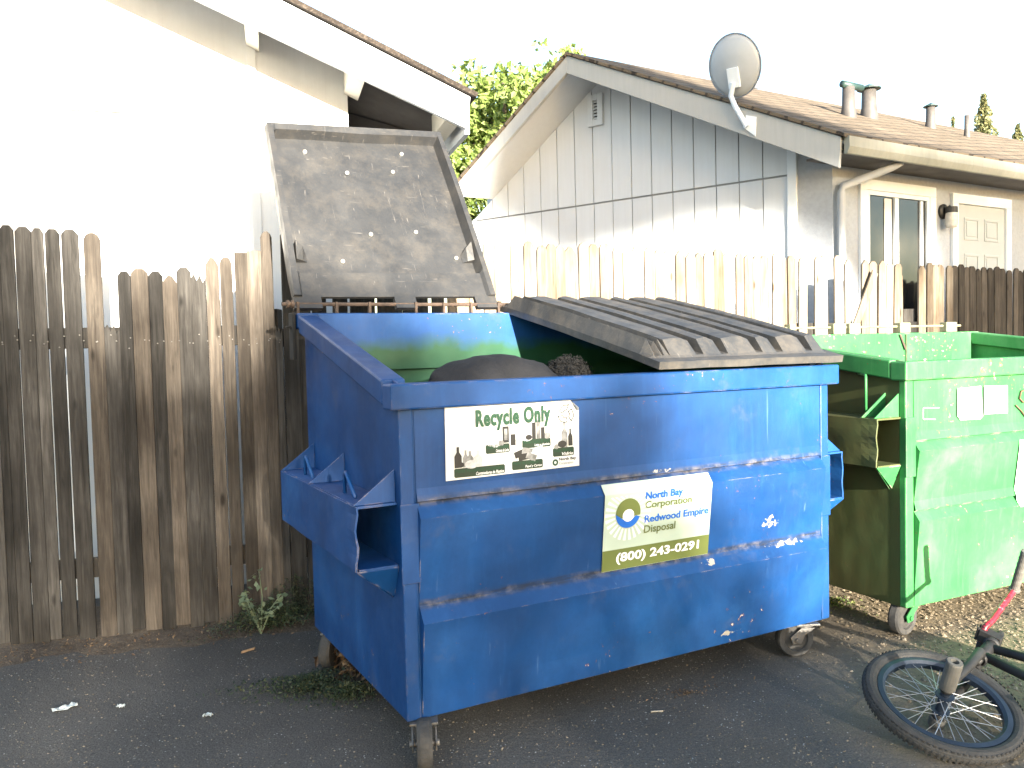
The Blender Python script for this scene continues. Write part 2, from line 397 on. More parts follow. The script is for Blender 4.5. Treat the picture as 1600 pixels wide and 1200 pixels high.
# ------------------------------------------------------------------ dumpster
def make_caster(parent, x, y, ztop, ang, steel, Rw=.078, lean=0):
    """swivel caster: plate and fork, wheel below; ang = rolling direction"""
    c, s = math.cos(ang), math.sin(ang); roll = V((c, s, 0)); ax = V((-s, c, 0)); zc = Rw
    top = V((x, y, ztop)); hub = V((x, y, zc)) + roll * .045
    m = MB()
    def P(a, b, z): return top + roll * a + ax * b + V((0, 0, z - ztop))
    m.hexa([P(-.05, -.045, ztop - .008), P(.05, -.045, ztop - .008), P(.05, .045, ztop - .008), P(-.05, .045, ztop - .008)],
           [P(-.05, -.045, ztop), P(.05, -.045, ztop), P(.05, .045, ztop), P(-.05, .045, ztop)])
    m.lathe([(.0, ztop - .022), (.036, ztop - .022), (.036, ztop - .009), (0, ztop - .009)], (x, y, 0), (0, 0, 1), 16)
    for sd in (-1, 1):
        pts = [(-.03, ztop - .018), (.03, ztop - .018), (.075, zc + .012), (.066, zc - .018), (.03, zc - .016), (.012, zc + .02)]
        m.prism([P(a, sd * .034, z) for a, z in pts], ax * (sd * .006))
    m.lathe([(0, -.048), (.011, -.048), (.011, .048), (0, .048)], hub, ax, 8)
    fork = m.build('caster', steel, parent, .0015)
    wh = MB(); wh.lathe([(.018, -.022), (Rw * .62, -.016), (Rw * .66, -.024), (Rw * .93, -.024), (Rw, -.014), (Rw, .014), (Rw * .93, .024), (Rw * .66, .024), (Rw * .62, .016), (.018, .022)], hub, ax, 32)
    wh.build('wheel', M_rubber, fork, smooth=False)
    return fork

BYAW_ = True
def make_dumpster(name, label, O, yaw, W, D, zb, Hf, Hb, paintm, sidem, innerm, ribs, pocket, hooks, capr=True, frontm=None):
    E = empty(name, label, 'dumpster', O, yaw); T = .008
    zt, zk = zb + Hf, zb + Hb
    def fy(z):                           # how far the front skin stands out at height z
        for (c0, c1, z1, out) in ribs:   # chamfer top, chamfer bottom, panel end
            if z1 <= z <= c1: return -out * (z - z1) / (c1 - z1)
            if c1 < z <= c0: return -out * (c0 - z) / (c0 - c1)
            if c0 + .004 < z <= c0 + .045: return -.011 * (c0 + .045 - z) / .041
        return 0
    side = lambda x: [(x, 0, zb), (x, D, zb), (x, D, zk), (x, 0, zt)]
    b = MB()
    b.box(T, W - T, 0, T, zb, zt); b.box(T, W - T, D - T, D, zb, zk); b.box(T, W - T, T, D - T, zb, zb + T)
    b.prism(side(W - T), (T, 0, 0))
    body = b.build('body', paintm, E, .002)
    sp = MB(); sp.prism(side(0), (T, 0, 0)); sp.build('side_wall', sidem, E, .002)
    # ribbed front skin
    f = MB(); xl, xr = .05, W - .047
    zs = [zt - .02]
    for (c0, c1, z1, out) in ribs: zs += [c0 + .045, c0 + .005, c0 + .0005, c1, z1 + .08 if z1 < .3 else z1 + .0805]
    zs += [zb + .004]
    prof = []
    for z in zs: prof.append((fy(z) - .0025, z))
    nx = 60
    f.grid(lambda u, v: (xl + (xr - xl) * u, prof[round(v * (len(prof) - 1))][0] + .004 * mnoise.noise((u * 5, prof[round(v * (len(prof) - 1))][1] * 4, yaw)), prof[round(v * (len(prof) - 1))][1]), nx, len(prof) - 1)
    for k_, (c0, c1, z1, out) in enumerate(ribs):
        for x_ in ((xl, xr) if capr else (xl,)): f.add([(x_, -.0025, c0), (x_, fy(c1) - .0025, c1), (x_, -.0025, z1)], [(0, 1, 2)])
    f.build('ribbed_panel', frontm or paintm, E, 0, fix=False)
    # corner posts and their strap plates
    cp = MB()
    cp.box(-.003, .046, -.006, .03, zb + .002, zt - .03); cp.box(W - .043, W + .003, -.006, .03, zb + .002, zt - .03)
    cp.box(-.008, .056, -.013, -.0065, pocket[0] - .05, pocket[1] - .0); cp.box(W - .05, W + .006, -.013, -.0065, pocket[0] - .05, pocket[1])
    cp.each('corner_post', paintm, E, .006)
    # rim
    r = MB(); o = .037; i_ = .045; hh = .082
    sl = (zk - zt) / D
    zz = lambda y: zt + sl * y
    r.box(-o, W + o, -o, i_, zt - hh, zt)
    r.box(-o, W + o, D - i_, D + o, zk - hh * .8, zk)
    for x0, x1 in ((-o, i_), (W - i_, W + o)):
        ya, yb = i_ + .0005, D - i_ - .0005
        r.hexa([(x0, ya, zz(ya) - hh), (x1, ya, zz(ya) - hh), (x1, yb, zz(yb) - hh * .9), (x0, yb, zz(yb) - hh * .9)], [(x0, ya, zz(ya) + .001), (x1, ya, zz(ya) + .001), (x1, yb, zz(yb) + .001), (x0, yb, zz(yb) + .001)])
    r.build('rim', paintm, E, .007)
    # inner lining
    n_ = MB(); k = T + .002; q = .0015
    n_.box(k, W - k, k, k + q, zb + T, zt - hh); n_.box(k, W - k, D - k - q, D - k, zb + T, zk - hh)
    n_.box(k, W - k, k + q, D - k - q, zb + T + .001, zb + T + .002)
    for x in (k + .0005, W - k - q - .0005): n_.prism([(x, k + q, zb + T), (x, D - k - q, zb + T), (x, D - k - q, zk - hh), (x, k + q, zt - hh)], (q, 0, 0))
    n_.box(.05, W - .05, D - i_ - .003, D - i_ - .001, zk - .25, zk - .004)
    n_.build('inner_lining', innerm, E)
    # fork pockets
    p0, p1, y0, y1, pw = pocket[0], pocket[1], pocket[2], pocket[3], pocket[4]
    for sd, xw in ((-1, 0), (1, W)):
        def X(a): return xw + sd * a
        m = MB(); t = .007
        def bx(a0, a1, ya, yb, za, zb_): m.box(min(X(a0), X(a1)), max(X(a0), X(a1)), ya, yb, za, zb_)
        nseg = 14                         # outer plate, bent at its near end
        def outp(u, v):
            y = y0 + (y1 - y0) * u; z = p0 + (p1 - p0) * v
            d = .005 * math.sin(v * 11 + 1) * max(0, 1 - u * 10) * (1 if sd < 0 and name and BYAW_ else .6) + .004 * mnoise.noise((u * 4, v * 2, sd))
            return V((X(pw + d), y, z))
        m.grid(outp, 24, 8); base = len(m.v)
        m.grid(lambda u, v: outp(u, v) - V((sd * t, 0, 0)), 24, 8)
        nv = 25
        for jj in range(8):
            a = jj * nv; m.f.append((a, a + nv, base + a + nv, base + a)); a = jj * nv + 24; m.f.append((a, a + nv, base + a + nv, base + a))
        for ii in range(24):
            a = ii; m.f.append((a, a + 1, base + a + 1, base + a)); a = 8 * nv + ii; m.f.append((a, a + 1, base + a + 1, base + a))
        bx(.001, pw - t - .001, y0, y1, p1 - t, p1 + .0015); bx(.001, pw - t - .001, y0, y1, p0 - .0015, p0 + t)
        pk = m.build('fork_pocket', paintm if sd > 0 else sidem, E, .0015)
        gm = MB(); tri = [(pw, p1 + .002), (.001, p1 + .002), (.001, p1 + .105)]
        for y in hooks['gus']:
            gm.prism([(X(a), y, z) for a, z in tri], (0, .006, 0))
        gm.prism([(X(pw), y0 + .0, p0 - .003), (X(.001), y0 + .10, p0 - .003), (X(.001), y0 + .06, p0 - .115)], (0, .006, 0))
        gm.prism([(X(pw), y0 - .002, p0 - .003), (X(.0), y0 - .002, p0 - .003), (X(.0), y0 + .05, p0 - .11)], (0, 0, .005))
        gm.each('gusset', paintm, pk, .001)
        for ya in hooks['loops']:
            hm = MB(); hm.tube([(X(pw * .62), ya + .09, p1), (X(pw * .62), ya + .085, p1 + hooks['h'] * .9), (X(pw * .62), ya + .075, p1 + hooks['h']), (X(pw * .62), ya + .06, p1 + hooks['h'] * .9), (X(pw * .62), ya - .03, p1)], .0065, 8)
            hm.build('lifting_loop', paintm, pk, smooth=True)
    return E, fy, dict(zt=zt, zk=zk, W=W, D=D, zb=zb)

BO, BYAW, BW, BD, BZ = V((-.3582, 2.6341, 0)), .4947, 1.9101, 1.0976, .1457
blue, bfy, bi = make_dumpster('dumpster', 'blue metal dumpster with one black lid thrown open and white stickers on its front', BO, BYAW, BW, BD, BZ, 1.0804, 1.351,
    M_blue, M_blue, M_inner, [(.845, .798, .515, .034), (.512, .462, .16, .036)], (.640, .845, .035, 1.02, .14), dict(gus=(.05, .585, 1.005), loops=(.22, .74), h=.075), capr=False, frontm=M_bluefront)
for (x, y, a) in ((1.80, .03, 2.72), (.06, .015, 4.35), (.06, 1.0, 4.0), (1.80, 1.0, 4.4)):
    make_caster(blue, x, y, BZ - .001, a, M_steel)

# lids
def bpt(p): return WORLD[blue] @ V(p)
def lid_mesh(P00, P10, P11, P01, h, nrm_sign, bow=0):
    """ribbed plastic lid: hinge edge P00-P10, free edge P01-P11; ribs run from hinge to free edge"""
    P00, P10, P11, P01 = map(V, (P00, P10, P11, P01)); nrm = (P10 - P00).cross(P01 - P00).normalized() * nrm_sign
    us = [0, .012, .045, .06]; hs = [0, 0, 0, .0]
    grooves = [.085, .255, .385, .575, .69, .865]
    cols = [(0, 0), (.035, 0), (.037, .05), (.075, 1)]
    for k, gx in enumerate(grooves):
        cols += [(gx - .062, 1.0), (gx - .024, .80), (gx - .018, .10), (gx + .016, .10), (gx + .019, .90)]
        nxt = (grooves + [.945])[k + 1]
        cols += [(gx + (nxt - gx) * .35, 1.0)]
    cols += [(.93, 1), (.955, .05), (.965, 0), (1, 0)]
    cols = sorted(cols)
    rows = [(0, 0), (.03, 0), (.05, .45), (.075, 1)] + [(.1 + .075 * i, 1) for i in range(11)] + [(.90, 1), (.945, .12), (.955, 0), (1, 0)]
    m = MB(); nu, nv = len(cols) - 1, len(rows) - 1
    def base(u, v):
        p = P00.lerp(P10, u).lerp(P01.lerp(P11, u), v); return p + nrm * (bow * 4 * v * (1 - v))
    def top(i, j):
        (u, hu), (v, hv) = cols[i], rows[j]
        return base(u, v) + nrm * (h * min(hu, hv) + .003 * mnoise.noise((u * 6, v * 6, 3)))
    return m, cols, rows, base, top, nrm, nu, nv
m, cols, rows, base, top, nrm, nu, nv = lid_mesh((.965, 1.14, 1.512), (1.945, 1.14, 1.512), (1.945, -.055, 1.243), (.985, -.055, 1.243), .060, -1, .008)
if nrm.z < 0: nrm = -nrm
for j in range(nv + 1):
    for i in range(nu + 1): m.v.append(top(i, j) + nrm * .022)
for j in range(nv):
    for i in range(nu):
        a = j * (nu + 1) + i; m.f.append((a, a + 1, a + nu + 2, a + nu + 1))
b0 = len(m.v)                                                        # skirt and underside
loop = [i for i in range(nu + 1)] + [j * (nu + 1) + nu for j in range(1, nv + 1)] + [nv * (nu + 1) + i for i in range(nu - 1, -1, -1)] + [j * (nu + 1) for j in range(nv - 1, 0, -1)]
for k in loop: m.v.append(m.v[k] - nrm * .028)
L = len(loop)
for k in range(L): m.f.append((loop[k], loop[(k + 1) % L], b0 + (k + 1) % L, b0 + k))
b1 = len(m.v)
for j in range(nv + 1):
    for i in range(nu + 1): m.v.append(top(i, j) + nrm * (.014 if 0 < i < nu and 0 < j < nv else -.0055))
for j in range(nv):
    for i in range(nu):
        a = b1 + j * (nu + 1) + i; m.f.append((a, a + nu + 1, a + nu + 2, a + 1))
lid = m.build('lid', M_lid, blue, 0, label='closed ribbed black lid')

# the open lid, leaning back: local axes along hinge (u), up the lid (v), towards the viewer (q)
L00, L10, L11, L01 = V((-.035, 1.125, 1.515)), V((.945, 1.125, 1.520)), V((.935, 1.745, 2.49)), V((-.03, 1.575, 2.40))
def LP(u, v, q=0):
    p = L00.lerp(L10, u).lerp(L01.lerp(L11, u), v)
    nn = (L10 - L00).cross(L01 - L00).normalized()
    if nn.y > 0: nn = -nn
    return p + nn * (q + .012 * math.sin(math.pi * v))
lm = MB()
ucol = [(0, .0), (.004, .03), (.032, .03), (.045, -.028), (.25, -.032), (.5, -.030), (.75, -.032), (.955, -.028), (.968, .03), (.996, .03), (1, 0)]
vrow = [(.055, .010), (.175, .010), (.187, -.028), (.4, -.03), (.6, -.03), (.8, -.03), (.945, -.028), (.962, .022), (.994, .03), (1, 0)]
U, Vv = len(ucol) - 1, len(vrow) - 1
for j, (v, qv) in enumerate(vrow):
    for i, (u, qu) in enumerate(ucol):
        q = max(qu, qv) if (i in (1, 2, U - 1, U - 2) or j >= Vv - 2) else (qv if j < 2 else max(qu, qv))
        if i in (0, U) or j == Vv: q = 0
        if 1 < i < U - 1 and 1 < j < Vv - 1: q += .006 * mnoise.noise((u * 3, v * 3, 5))
        lm.v.append(LP(u, v, q))
for j in range(Vv):
    for i in range(U):
        a = j * (U + 1) + i; lm.f.append((a, a + 1, a + U + 2, a + U + 1))
off = len(lm.v)
for j, (v, qv) in enumerate(vrow):                                   # outer skin
    for i, (u, qu) in enumerate(ucol): lm.v.append(LP(u, v, -.045 if (0 < i < U and 0 < j < Vv) else -.006))
for j in range(Vv):
    for i in range(U):
        a = off + j * (U + 1) + i; lm.f.append((a, a + U + 1, a + U + 2, a + 1))
for i in range(U): lm.f.append((i, i + 1, off + i + 1, off + i))
for j in range(Vv):
    a = j * (U + 1); lm.f.append((a, a + U + 1, off + a + U + 1, off + a)); a += U; lm.f.append((a, a + U + 1, off + a + U + 1, off + a))
a = Vv * (U + 1)
for i in range(U): lm.f.append((a + i, a + i + 1, off + a + i + 1, off + a + i))
for (ua, ub) in ((.0, .125), (.47, .575), (.885, 1.0)):              # hinge knuckles
    lm.hexa([LP(ua, .0, -.012), LP(ub, .0, -.012), LP(ub, .06, -.006), LP(ua, .06, -.006)], [LP(ua, -.002, .016), LP(ub, -.002, .016), LP(ub, .0605, .0125), LP(ua, .0605, .0125)])
olid = lm.build('lid', M_lidin, blue, 0, label='open black lid leaning back against the fence')
bolts = MB()
for u, v in ((.19, .87), (.735, .88), (.39, .75), (.65, .765), (.44, .40), (.685, .415), (.27, .255), (.87, .275)):
    c = LP(u, v, -.026); nn = (LP(u, v, .1) - c).normalized()
    bolts.lathe([(.0, .012), (.006, .011), (.010, .006), (.011, 0)], c, nn, 12)
bolts.each('bolt', plain('bright_bolt', (.55, .54, .5), .35, .2, 40, 0, .6), olid, smooth=True)
nt_ = MB()
for u0, u1 in ((.046, .10), (.954, .90)):
    nt_.hexa([LP(u0, .25, -.026), LP(u0, .33, -.026), LP(u1, .29, -.026), LP(u1, .25, -.026)], [LP(u0, .25, .004), LP(u0, .335, .026), LP(u0 + (u1 - u0) * .6, .31, .012), LP(u0 + (u1 - u0) * .6, .25, -.01)])
nt_.each('gusset', M_lidin, olid)
rod = MB(); rod.tube([(-.085, BD + .03, 1.538), (BW + .05, BD + .03, 1.538)], .0085, 8)
for x in (-.06, -.04, .955, BW + .03): rod.lathe([(0, -.006), (.017, -.006), (.017, .006), (0, .006)], (x, BD + .03, 1.538), (1, 0, 0), 10)
rod.build('hinge_rod', M_rust, blue)
hb = MB()
for x in (-.02, .15, .30, .52, .66, .80, .945, 1.2, 1.5, 1.88): hb.box(x - .006, x + .006, BD + .012, BD + .032, 1.49, 1.548)
hb.each('hinge_bracket', M_rust, blue, .002)
latch = MB(); latch.box(-.055, -.04, BD - .02, BD + .05, 1.30, 1.50); latch.box(-.075, -.03, BD, BD + .03, 1.435, 1.445)
latch.build('lid_stop', M_dark, blue, .004)

# stickers of the blue dumpster
sm = MB(); d0 = Decal(None, bfy)
nxs = 12
pts_top = [(.153, 1.145), (.62, 1.148), (.665, 1.113)]
pl = [(.152, .905), (.663, .911), (.666, 1.115), (.632, 1.142), (.155, 1.146)]
d0.poly(sm, pl, .0075); st = sm.build('sticker', M_sticker, blue, fix=False, label='white rectangular sticker reading Recycle Only')
curl = MB(); curl.add([(.666, -.0080, 1.115), (.632, -.0080, 1.142), (.650, -.024, 1.112), (.660, -.016, 1.104)], [(0, 1, 2, 3)]); curl.build('curled_corner', M_inkgrey, st, fix=False)
d = Decal(st, lambda z: -.0075)
d.text('lettering', 'Recycle Only', .262, .548, 1.056, 1.130, M_inkgreen, .006, .045, tilt=.002, space=1.12)
def label_bar(name1, name2, x0, x1, z0):
    m = MB(); m2 = m; zA, zB = z0, z0 + .030
    d.poly(m, [(x0, zA + .004), (x0 + .004, zA), (x1 - .004, zA), (x1, zA + .004), (x1, zB - .004), (x1 - .004, zB), (x0 + .004, zB), (x0, zB - .004)], .0010)
    m.build('caption_bar', M_inkdkgreen, st, fix=False)
    d.text('lettering', name1, x0 + .004, x1 - .006, z0 + .0155, z0 + .028, M_inkgreen, .0018, .02)
    d.text('lettering', name2, x0 + (x1 - x0) * .42, x1 - .004, z0 + .003, z0 + .0135, M_inkwhite, .0018, .015, .25)
label_bar('Milk Cartons', 'Cartones de Leche', .298, .388, 1.003 - .022)
label_bar('Metal Cans & Foil', 'Latas y aluminio', .436, .548, .988)
label_bar('Glass Bottles', 'Vidrio', .556, .642, .950)
label_bar('Plastic Household Containers', 'Contenedores de Plastico', .182, .368, .912)
label_bar('Paper & Cardboard', 'Papel y Carton', .395, .515, .918)
g1, g2, g3 = MB(), MB(), MB()
def bottle(m, x, z, wd, h, e): d.poly(m, [(x - wd, z), (x + wd, z), (x + wd, z + h * .55), (x + wd * .35, z + h * .75), (x + wd * .35, z + h), (x - wd * .35, z + h), (x - wd * .35, z + h * .75), (x - wd, z + h * .55)], e)
d.rect(g1, .362, .386, 1.013, 1.068, .0012); d.rect(g2, .368, .380, 1.022, 1.06, .0015); d.disc(g1, .402, 1.018, .012, .0013, rx=.8); d.rect(g1, .392, .411, 1.002, 1.04, .0012)
d.disc(g3, .335, 1.016, .016, .0011, rx=1.4); d.disc(g2, .356, 1.013, .010, .0014); d.disc(g3, .315, 1.014, .010, .0013)
d.rect(g1, .475, .490, 1.018, 1.074, .0012); d.rect(g2, .492, .508, 1.018, 1.08, .0013); d.rect(g1, .510, .525, 1.018, 1.056, .0012); d.disc(g3, .455, 1.028, .016, .0011, rx=1.5); d.disc(g2, .535, 1.026, .011, .0011, rx=1.3); d.disc(g1, .462, 1.025, .009, .0014, rx=1.4)
bottle(g3, .580, .98, .012, .075, .0012); bottle(g2, .604, .98, .012, .09, .0013); bottle(g1, .628, .984, .009, .06, .0014); d.disc(g1, .594, .992, .012, .0016, rx=1.5); d.disc(g2, .57, .984, .009, .0015)
bottle(g1, .197, .944, .013, .068, .0012); bottle(g2, .224, .944, .010, .056, .0013); bottle(g2, .240, .944, .012, .052, .0012); bottle(g3, .268, .944, .016, .052, .0013); d.disc(g3, .245, .952, .014, .0015, rx=1.8); d.disc(g1, .21, .953, .008, .0015)
for k, (x, z, a) in enumerate(((.425, .972, .3), (.455, .978, -.2), (.485, .968, .5), (.44, .960, .1), (.47, .958, -.4), (.497, .98, .2))):
    ca, sa = math.cos(a), math.sin(a); d.poly((g1, g2, g3)[k % 3], [(x + ca * p - sa * q_, z + sa * p + ca * q_) for p, q_ in ((-.02, -.011), (.02, -.011), (.02, .011), (-.02, .011))], .0011 + k * .0001)
g1.each('dark_pictogram', M_ink, st, fix=False); g2.each('grey_pictogram', M_inkgrey, st, fix=False); g3.each('pale_pictogram', M_inkpale, st, fix=False)
e1 = MB()
for k in range(3):                                                   # recycling emblem of three chasing arrows
    for a0, rr in ((90, .021), ):
        A = R_(90 + 120 * k); B_ = R_(90 + 120 * k + 96)
        P = lambda r, t: (.612 + 1.1 * r * math.cos(t), 1.095 + 1.1 * r * math.sin(t))
        def seg(p, q, wd):
            px, pz = q[0] - p[0], q[1] - p[1]; l = math.hypot(px, pz); nx_, nz_ = -pz / l * wd, px / l * wd
            d.poly(e1, [(p[0] - nx_, p[1] - nz_), (q[0] - nx_, q[1] - nz_), (q[0] + nx_, q[1] + nz_), (p[0] + nx_, p[1] + nz_)], .0012 + .00006 * len(e1.f))
        o_ = [P(.030, A - .35), P(.030, A + .35), P(.026, B_ - .5), P(.012, B_ - .35), P(.014, A + .5), P(.013, A - .2)]
        for i in range(6): seg(o_[i], o_[(i + 1) % 6], .0019)
d.disc(e1, .608, 1.095, .0385, .0012, 20, 165, 24, inner=.0362)
e1.build('recycling_emblem', M_ink, st, fix=False)
e2 = MB(); d.disc(e2, .565, .930, .0115, .0012, inner=.005); e2.build('logo', M_inkgreen, st, fix=False)
d.text('lettering', 'North Bay', .580, .650, .932, .945, M_ink, .0012, .03)
d.text('lettering', 'Corporation', .580, .638, .919, .930, M_inkgrey, .0012, .012)

def company_sticker(bin_, fy, x0, x1, z0, z1, full=True):
    wd, ht = x1 - x0, z1 - z0
    zc = [z1, z1 - .03] if full else [z1, z1 - .02]
    m = MB(); D0 = Decal(bin_, fy); n = 14
    zs = [z1, z1 - .035, z1 - .1, z0 + ht * .24, z0 + .02, z0]
    for i in range(len(zs) - 1): m.add([D0.pt(x0, zs[i], .007), D0.pt(x1, zs[i], .007), D0.pt(x1, zs[i + 1], .007), D0.pt(x0, zs[i + 1], .007)], [(0, 1, 2, 3)])
    s_ = m.build('sticker', M_pale if full else M_sticker, bin_, fix=False, label='pale green company sticker with olive phone band' if full else 'company sticker whitened as by glare')
    D1 = Decal(s_, lambda z: fy(z) - .007)
    zb_ = z0 + ht * .245
    b_ = MB(); D1.rect(b_, x0, x1, z0 + .001, zb_, .001); b_.build('olive_band', M_inkolive, s_, fix=False)
    cx, cz, rr = x0 + wd * .21, z0 + ht * .655, ht * .172
    ry = MB()
    for k in range(26):
        a = 2 * math.pi * k / 26; 
        def cl(r, t):
            x, z = cx + r * math.cos(t), cz + r * math.sin(t); return (min(max(x, x0 + .003), x0 + wd * .47), min(max(z, zb_ + .004), z1 - .045))
        p = [cl(rr * 1.08, a - .045), cl(rr * 1.85, a - .06), cl(rr * 1.85, a + .06), cl(rr * 1.08, a + .045)]
        D1.poly(ry, p, .0010 + .00002 * k)
    ry.build('sun_ray', M_inkwhite, s_, fix=False)
    o1, o2 = MB(), MB()
    D1.disc(o1, cx, cz, rr, .0016, -12, 200, 30)
    top_ = [(cx - rr * 1.0, cz - rr * .02), (cx - rr * .62, cz - rr * .26), (cx - rr * .2, cz - rr * .52), (cx + rr * .2, cz - rr * .55), (cx + rr * .62, cz - rr * .22), (cx + rr * 1.12, cz - rr * .36)]
    arc = [(cx + rr * math.cos(t), cz + rr * math.sin(t)) for t in [R_(-20 - 160 * i / 24) for i in range(25)]]
    D1.poly(o2, top_ + arc, .0022)
    o1.build('logo', M_inkolive, s_, fix=False); o2.build('logo', M_inkblue, s_, fix=False)
    w_ = MB(); D1.disc(w_, cx, cz - rr * .15, rr * .42, .0028, 0, 360, 24, rx=1.1); w_.build('logo', M_inkwhite, s_, fix=False)
    L_ = lambda t, a, b, c, e, mt, bold=0: D1.text('lettering', t, x0 + wd * a, x0 + wd * b, z0 + ht * c, z0 + ht * e, mt, .0026, bold)
    L_('North Bay', .36, .71, .76, .875, M_inkblue, .03)
    L_('Corporation', .36, .80, .655, .765, M_inkolive, .014)
    L_('Redwood Empire', .36, .975, .485, .60, M_inkblue, .024)
    L_('Disposal', .36, .655, .36, .48, M_inkolive, .014)
    L_('(800) 243-0291', .12, .90, .06, .20, M_inkwhite, .03)
    return s_
company_sticker(blue, bfy, .748, 1.242, .5175, .834)

# green dumpster
GO, GYAW = V((1.700, 3.640, 0)), R_(25.5)
green, gfy, gi_ = make_dumpster('dumpster', 'green metal dumpster with no lid and white paper notices, behind the bicycle', GO, GYAW, 1.96, 1.12, .146, 1.083, 1.215,
    M_green, M_greenside, M_green, [(.876, .838, .60, .03), (.57, .53, .2, .03)], (.775, .985, .02, 1.0, .15), dict(gus=(.03, .10, .95), loops=(), h=.17))
for (x, y, a) in ((.11, .08, 3.3), (1.84, .08, 3.9), (.08, 1.03, 4.2), (1.84, 1.03, 3.5)):
    make_caster(green, x, y, .145, a, M_green, .082)
hk = MB(); hk.tube([(-.10, .12, .99), (-.10, .12, 1.15), (-.095, .125, 1.165), (-.08, .14, 1.17), (.0, .25, 1.172)], .006, 8); hk.build('lifting_loop', M_green, green, smooth=True)
gr = MB(); gr.tube([(.25, 1.155, 1.402), (1.92, 1.155, 1.402)], .007, 8); gr.build('hinge_rod', plain('dusty_rod', (.24, .22, .13), .6, .4, 30, .2), green)
gb = MB()
for x0, x1 in ((.28, .32), (.62, .72), (.75, .84), (1.18, 1.27), (1.60, 1.70)): gb.box(x0 + .15, x1 + .15, 1.125, 1.175, 1.362, 1.425)
gb.each('hinge_bracket', plain('dusty_green_steel', (.20, .20, .13), .7, .4, 20, .2), green, .004)
gc = MB()
for x in (.52, 1.30):
    gc.prism([(x - .055, 1.065, 1.352), (x - .04, 1.065, 1.352), (x + .002, 1.062, 1.262), (x - .008, 1.062, 1.255)], (0, -.004, 0)); gc.prism([(x + .002, 1.066, 1.352), (x + .008, 1.066, 1.352), (x + .006, 1.064, 1.08), (x, 1.064, 1.08)], (0, -.004, 0))
gc.each('weld_seam', M_rust, green)
G = Decal(green, lambda z: gfy(z) - .005)
def glx(px): v = at(px, GO, V((-math.sin(GYAW), math.cos(GYAW), 0))) - GO; return v.x * math.cos(GYAW) + v.y * math.sin(GYAW), v.z
def follow(m, q):
    (xa, za), (xb, zb_), (xc, zc_), (xd, zd) = q; n = 12
    for i in range(n):
        t0, t1 = i / n, (i + 1) / n; l = lambda a, b, t: a + (b - a) * t
        G.poly(m, [(l(xa, xd, t0), l(za, zd, t0)), (l(xb, xc, t0), l(zb_, zc_, t0)), (l(xb, xc, t1), l(zb_, zc_, t1)), (l(xa, xd, t1), l(za, zd, t1))], .004)
def notice(pts, label, txt=None):
    q = [glx(p) for p in pts]; m = MB(); follow(m, q) if len(q) == 4 else G.poly(m, q, .004); o = m.build('notice', M_sticker, green, fix=False, label=label)
    if txt:
        x0, x1 = q[0][0], q[1][0]; z = q[0][1]; D1 = Decal(o, lambda z: gfy(z) - .009); D1.text('lettering', txt, x0 + .02, x1 - .015, z - .035, z - .018, M_inkgrey, .001)
notice([(1493, 607), (1530, 603), (1533, 650), (1528, 655), (1498, 656), (1493, 650)], 'blank white torn paper notice')
notice([(1535, 603), (1571.5, 602), (1571.5, 645), (1535, 647)], 'white paper notice reading Extra Charges', 'Extra Charges')
notice([(1582, 686), (1680, 682), (1680, 780), (1582, 790)], 'white sticker with the glare put into its colour')  # plain white stands for glare over its print
gs = MB()
for pts in ([(1584, 633), (1592, 641), (1599, 651)], [(1590, 622), (1593, 611), (1600, 609), (1607, 616), (1604, 628), (1595, 628), (1590, 622)], [(1604, 628), (1612, 640), (1618, 652)], [(1622, 612), (1617, 640), (1630, 648), (1640, 622)]):
    gs.tube([G.pt(*glx(p), .0045) for p in pts], .0035, 6)
gs.build('graffiti', plain('brown_marker', (.10, .05, .03), .6), green, smooth=True)
gl = MB()
for a, b_ in (((1440, 637), (1440, 655)), ((1440, 655), (1459, 655)), ((1440, 637), (1465, 637))):
    (xa, za), (xb, zb_) = glx(a), glx(b_); gl.tube([G.pt(xa, za, .003), G.pt(xb, zb_, .003)], .0012, 5)
gl.build('tape_residue', M_inkwhite, green)

# ------------------------------------------------------------------ fences
def picket(name, parent, p, along, out, wd, th, z0, z1, mat, shape, lean=0, jag=0):
    """one upright board: p = centre on the ground line, shape = 'ear', 'flat', 'round', 'point', 'broken'"""
    h = wd / 2
    if shape == 'ear': tops = [(-h, z1 - .022), (-h * .45, z1), (h * .45, z1), (h, z1 - .022)]
    elif shape == 'round': tops = [(-h, z1 - .03), (-h * .7, z1 - .010), (-h * .25, z1), (h * .25, z1), (h * .7, z1 - .010), (h, z1 - .03)]
    elif shape == 'point': tops = [(-h, z1 - .035), (-h * .2, z1), (h * .3, z1 - .005), (h, z1 - .04)]
    elif shape == 'broken': tops = [(-h, z1 - .01), (-h * .6, z1 + .012), (-h * .2, z1 - .02), (h * .2, z1 + .008), (h * .6, z1 - .03), (h, z1 - .005)]
    else: tops = [(-h, z1), (h, z1)]
    poly = [(-h, z0)] + [(h, z0)] + tops[::-1]
    P = [V((0, 0, 0)) + along * (a + lean * (z - z0)) + V((0, 0, z)) for a, z in poly]
    o = MB().prism([q + out * (th / 2) for q in P], -out * th).build(name, mat, parent, .0025)
    o.location = WORLD[parent].inverted() @ V((p.x, p.y, 0)); return o
random.seed(11)
lf = empty('picket_fence', 'dark weathered picket fence with broken uneven pickets left of the blue dumpster', 'fence', FA)
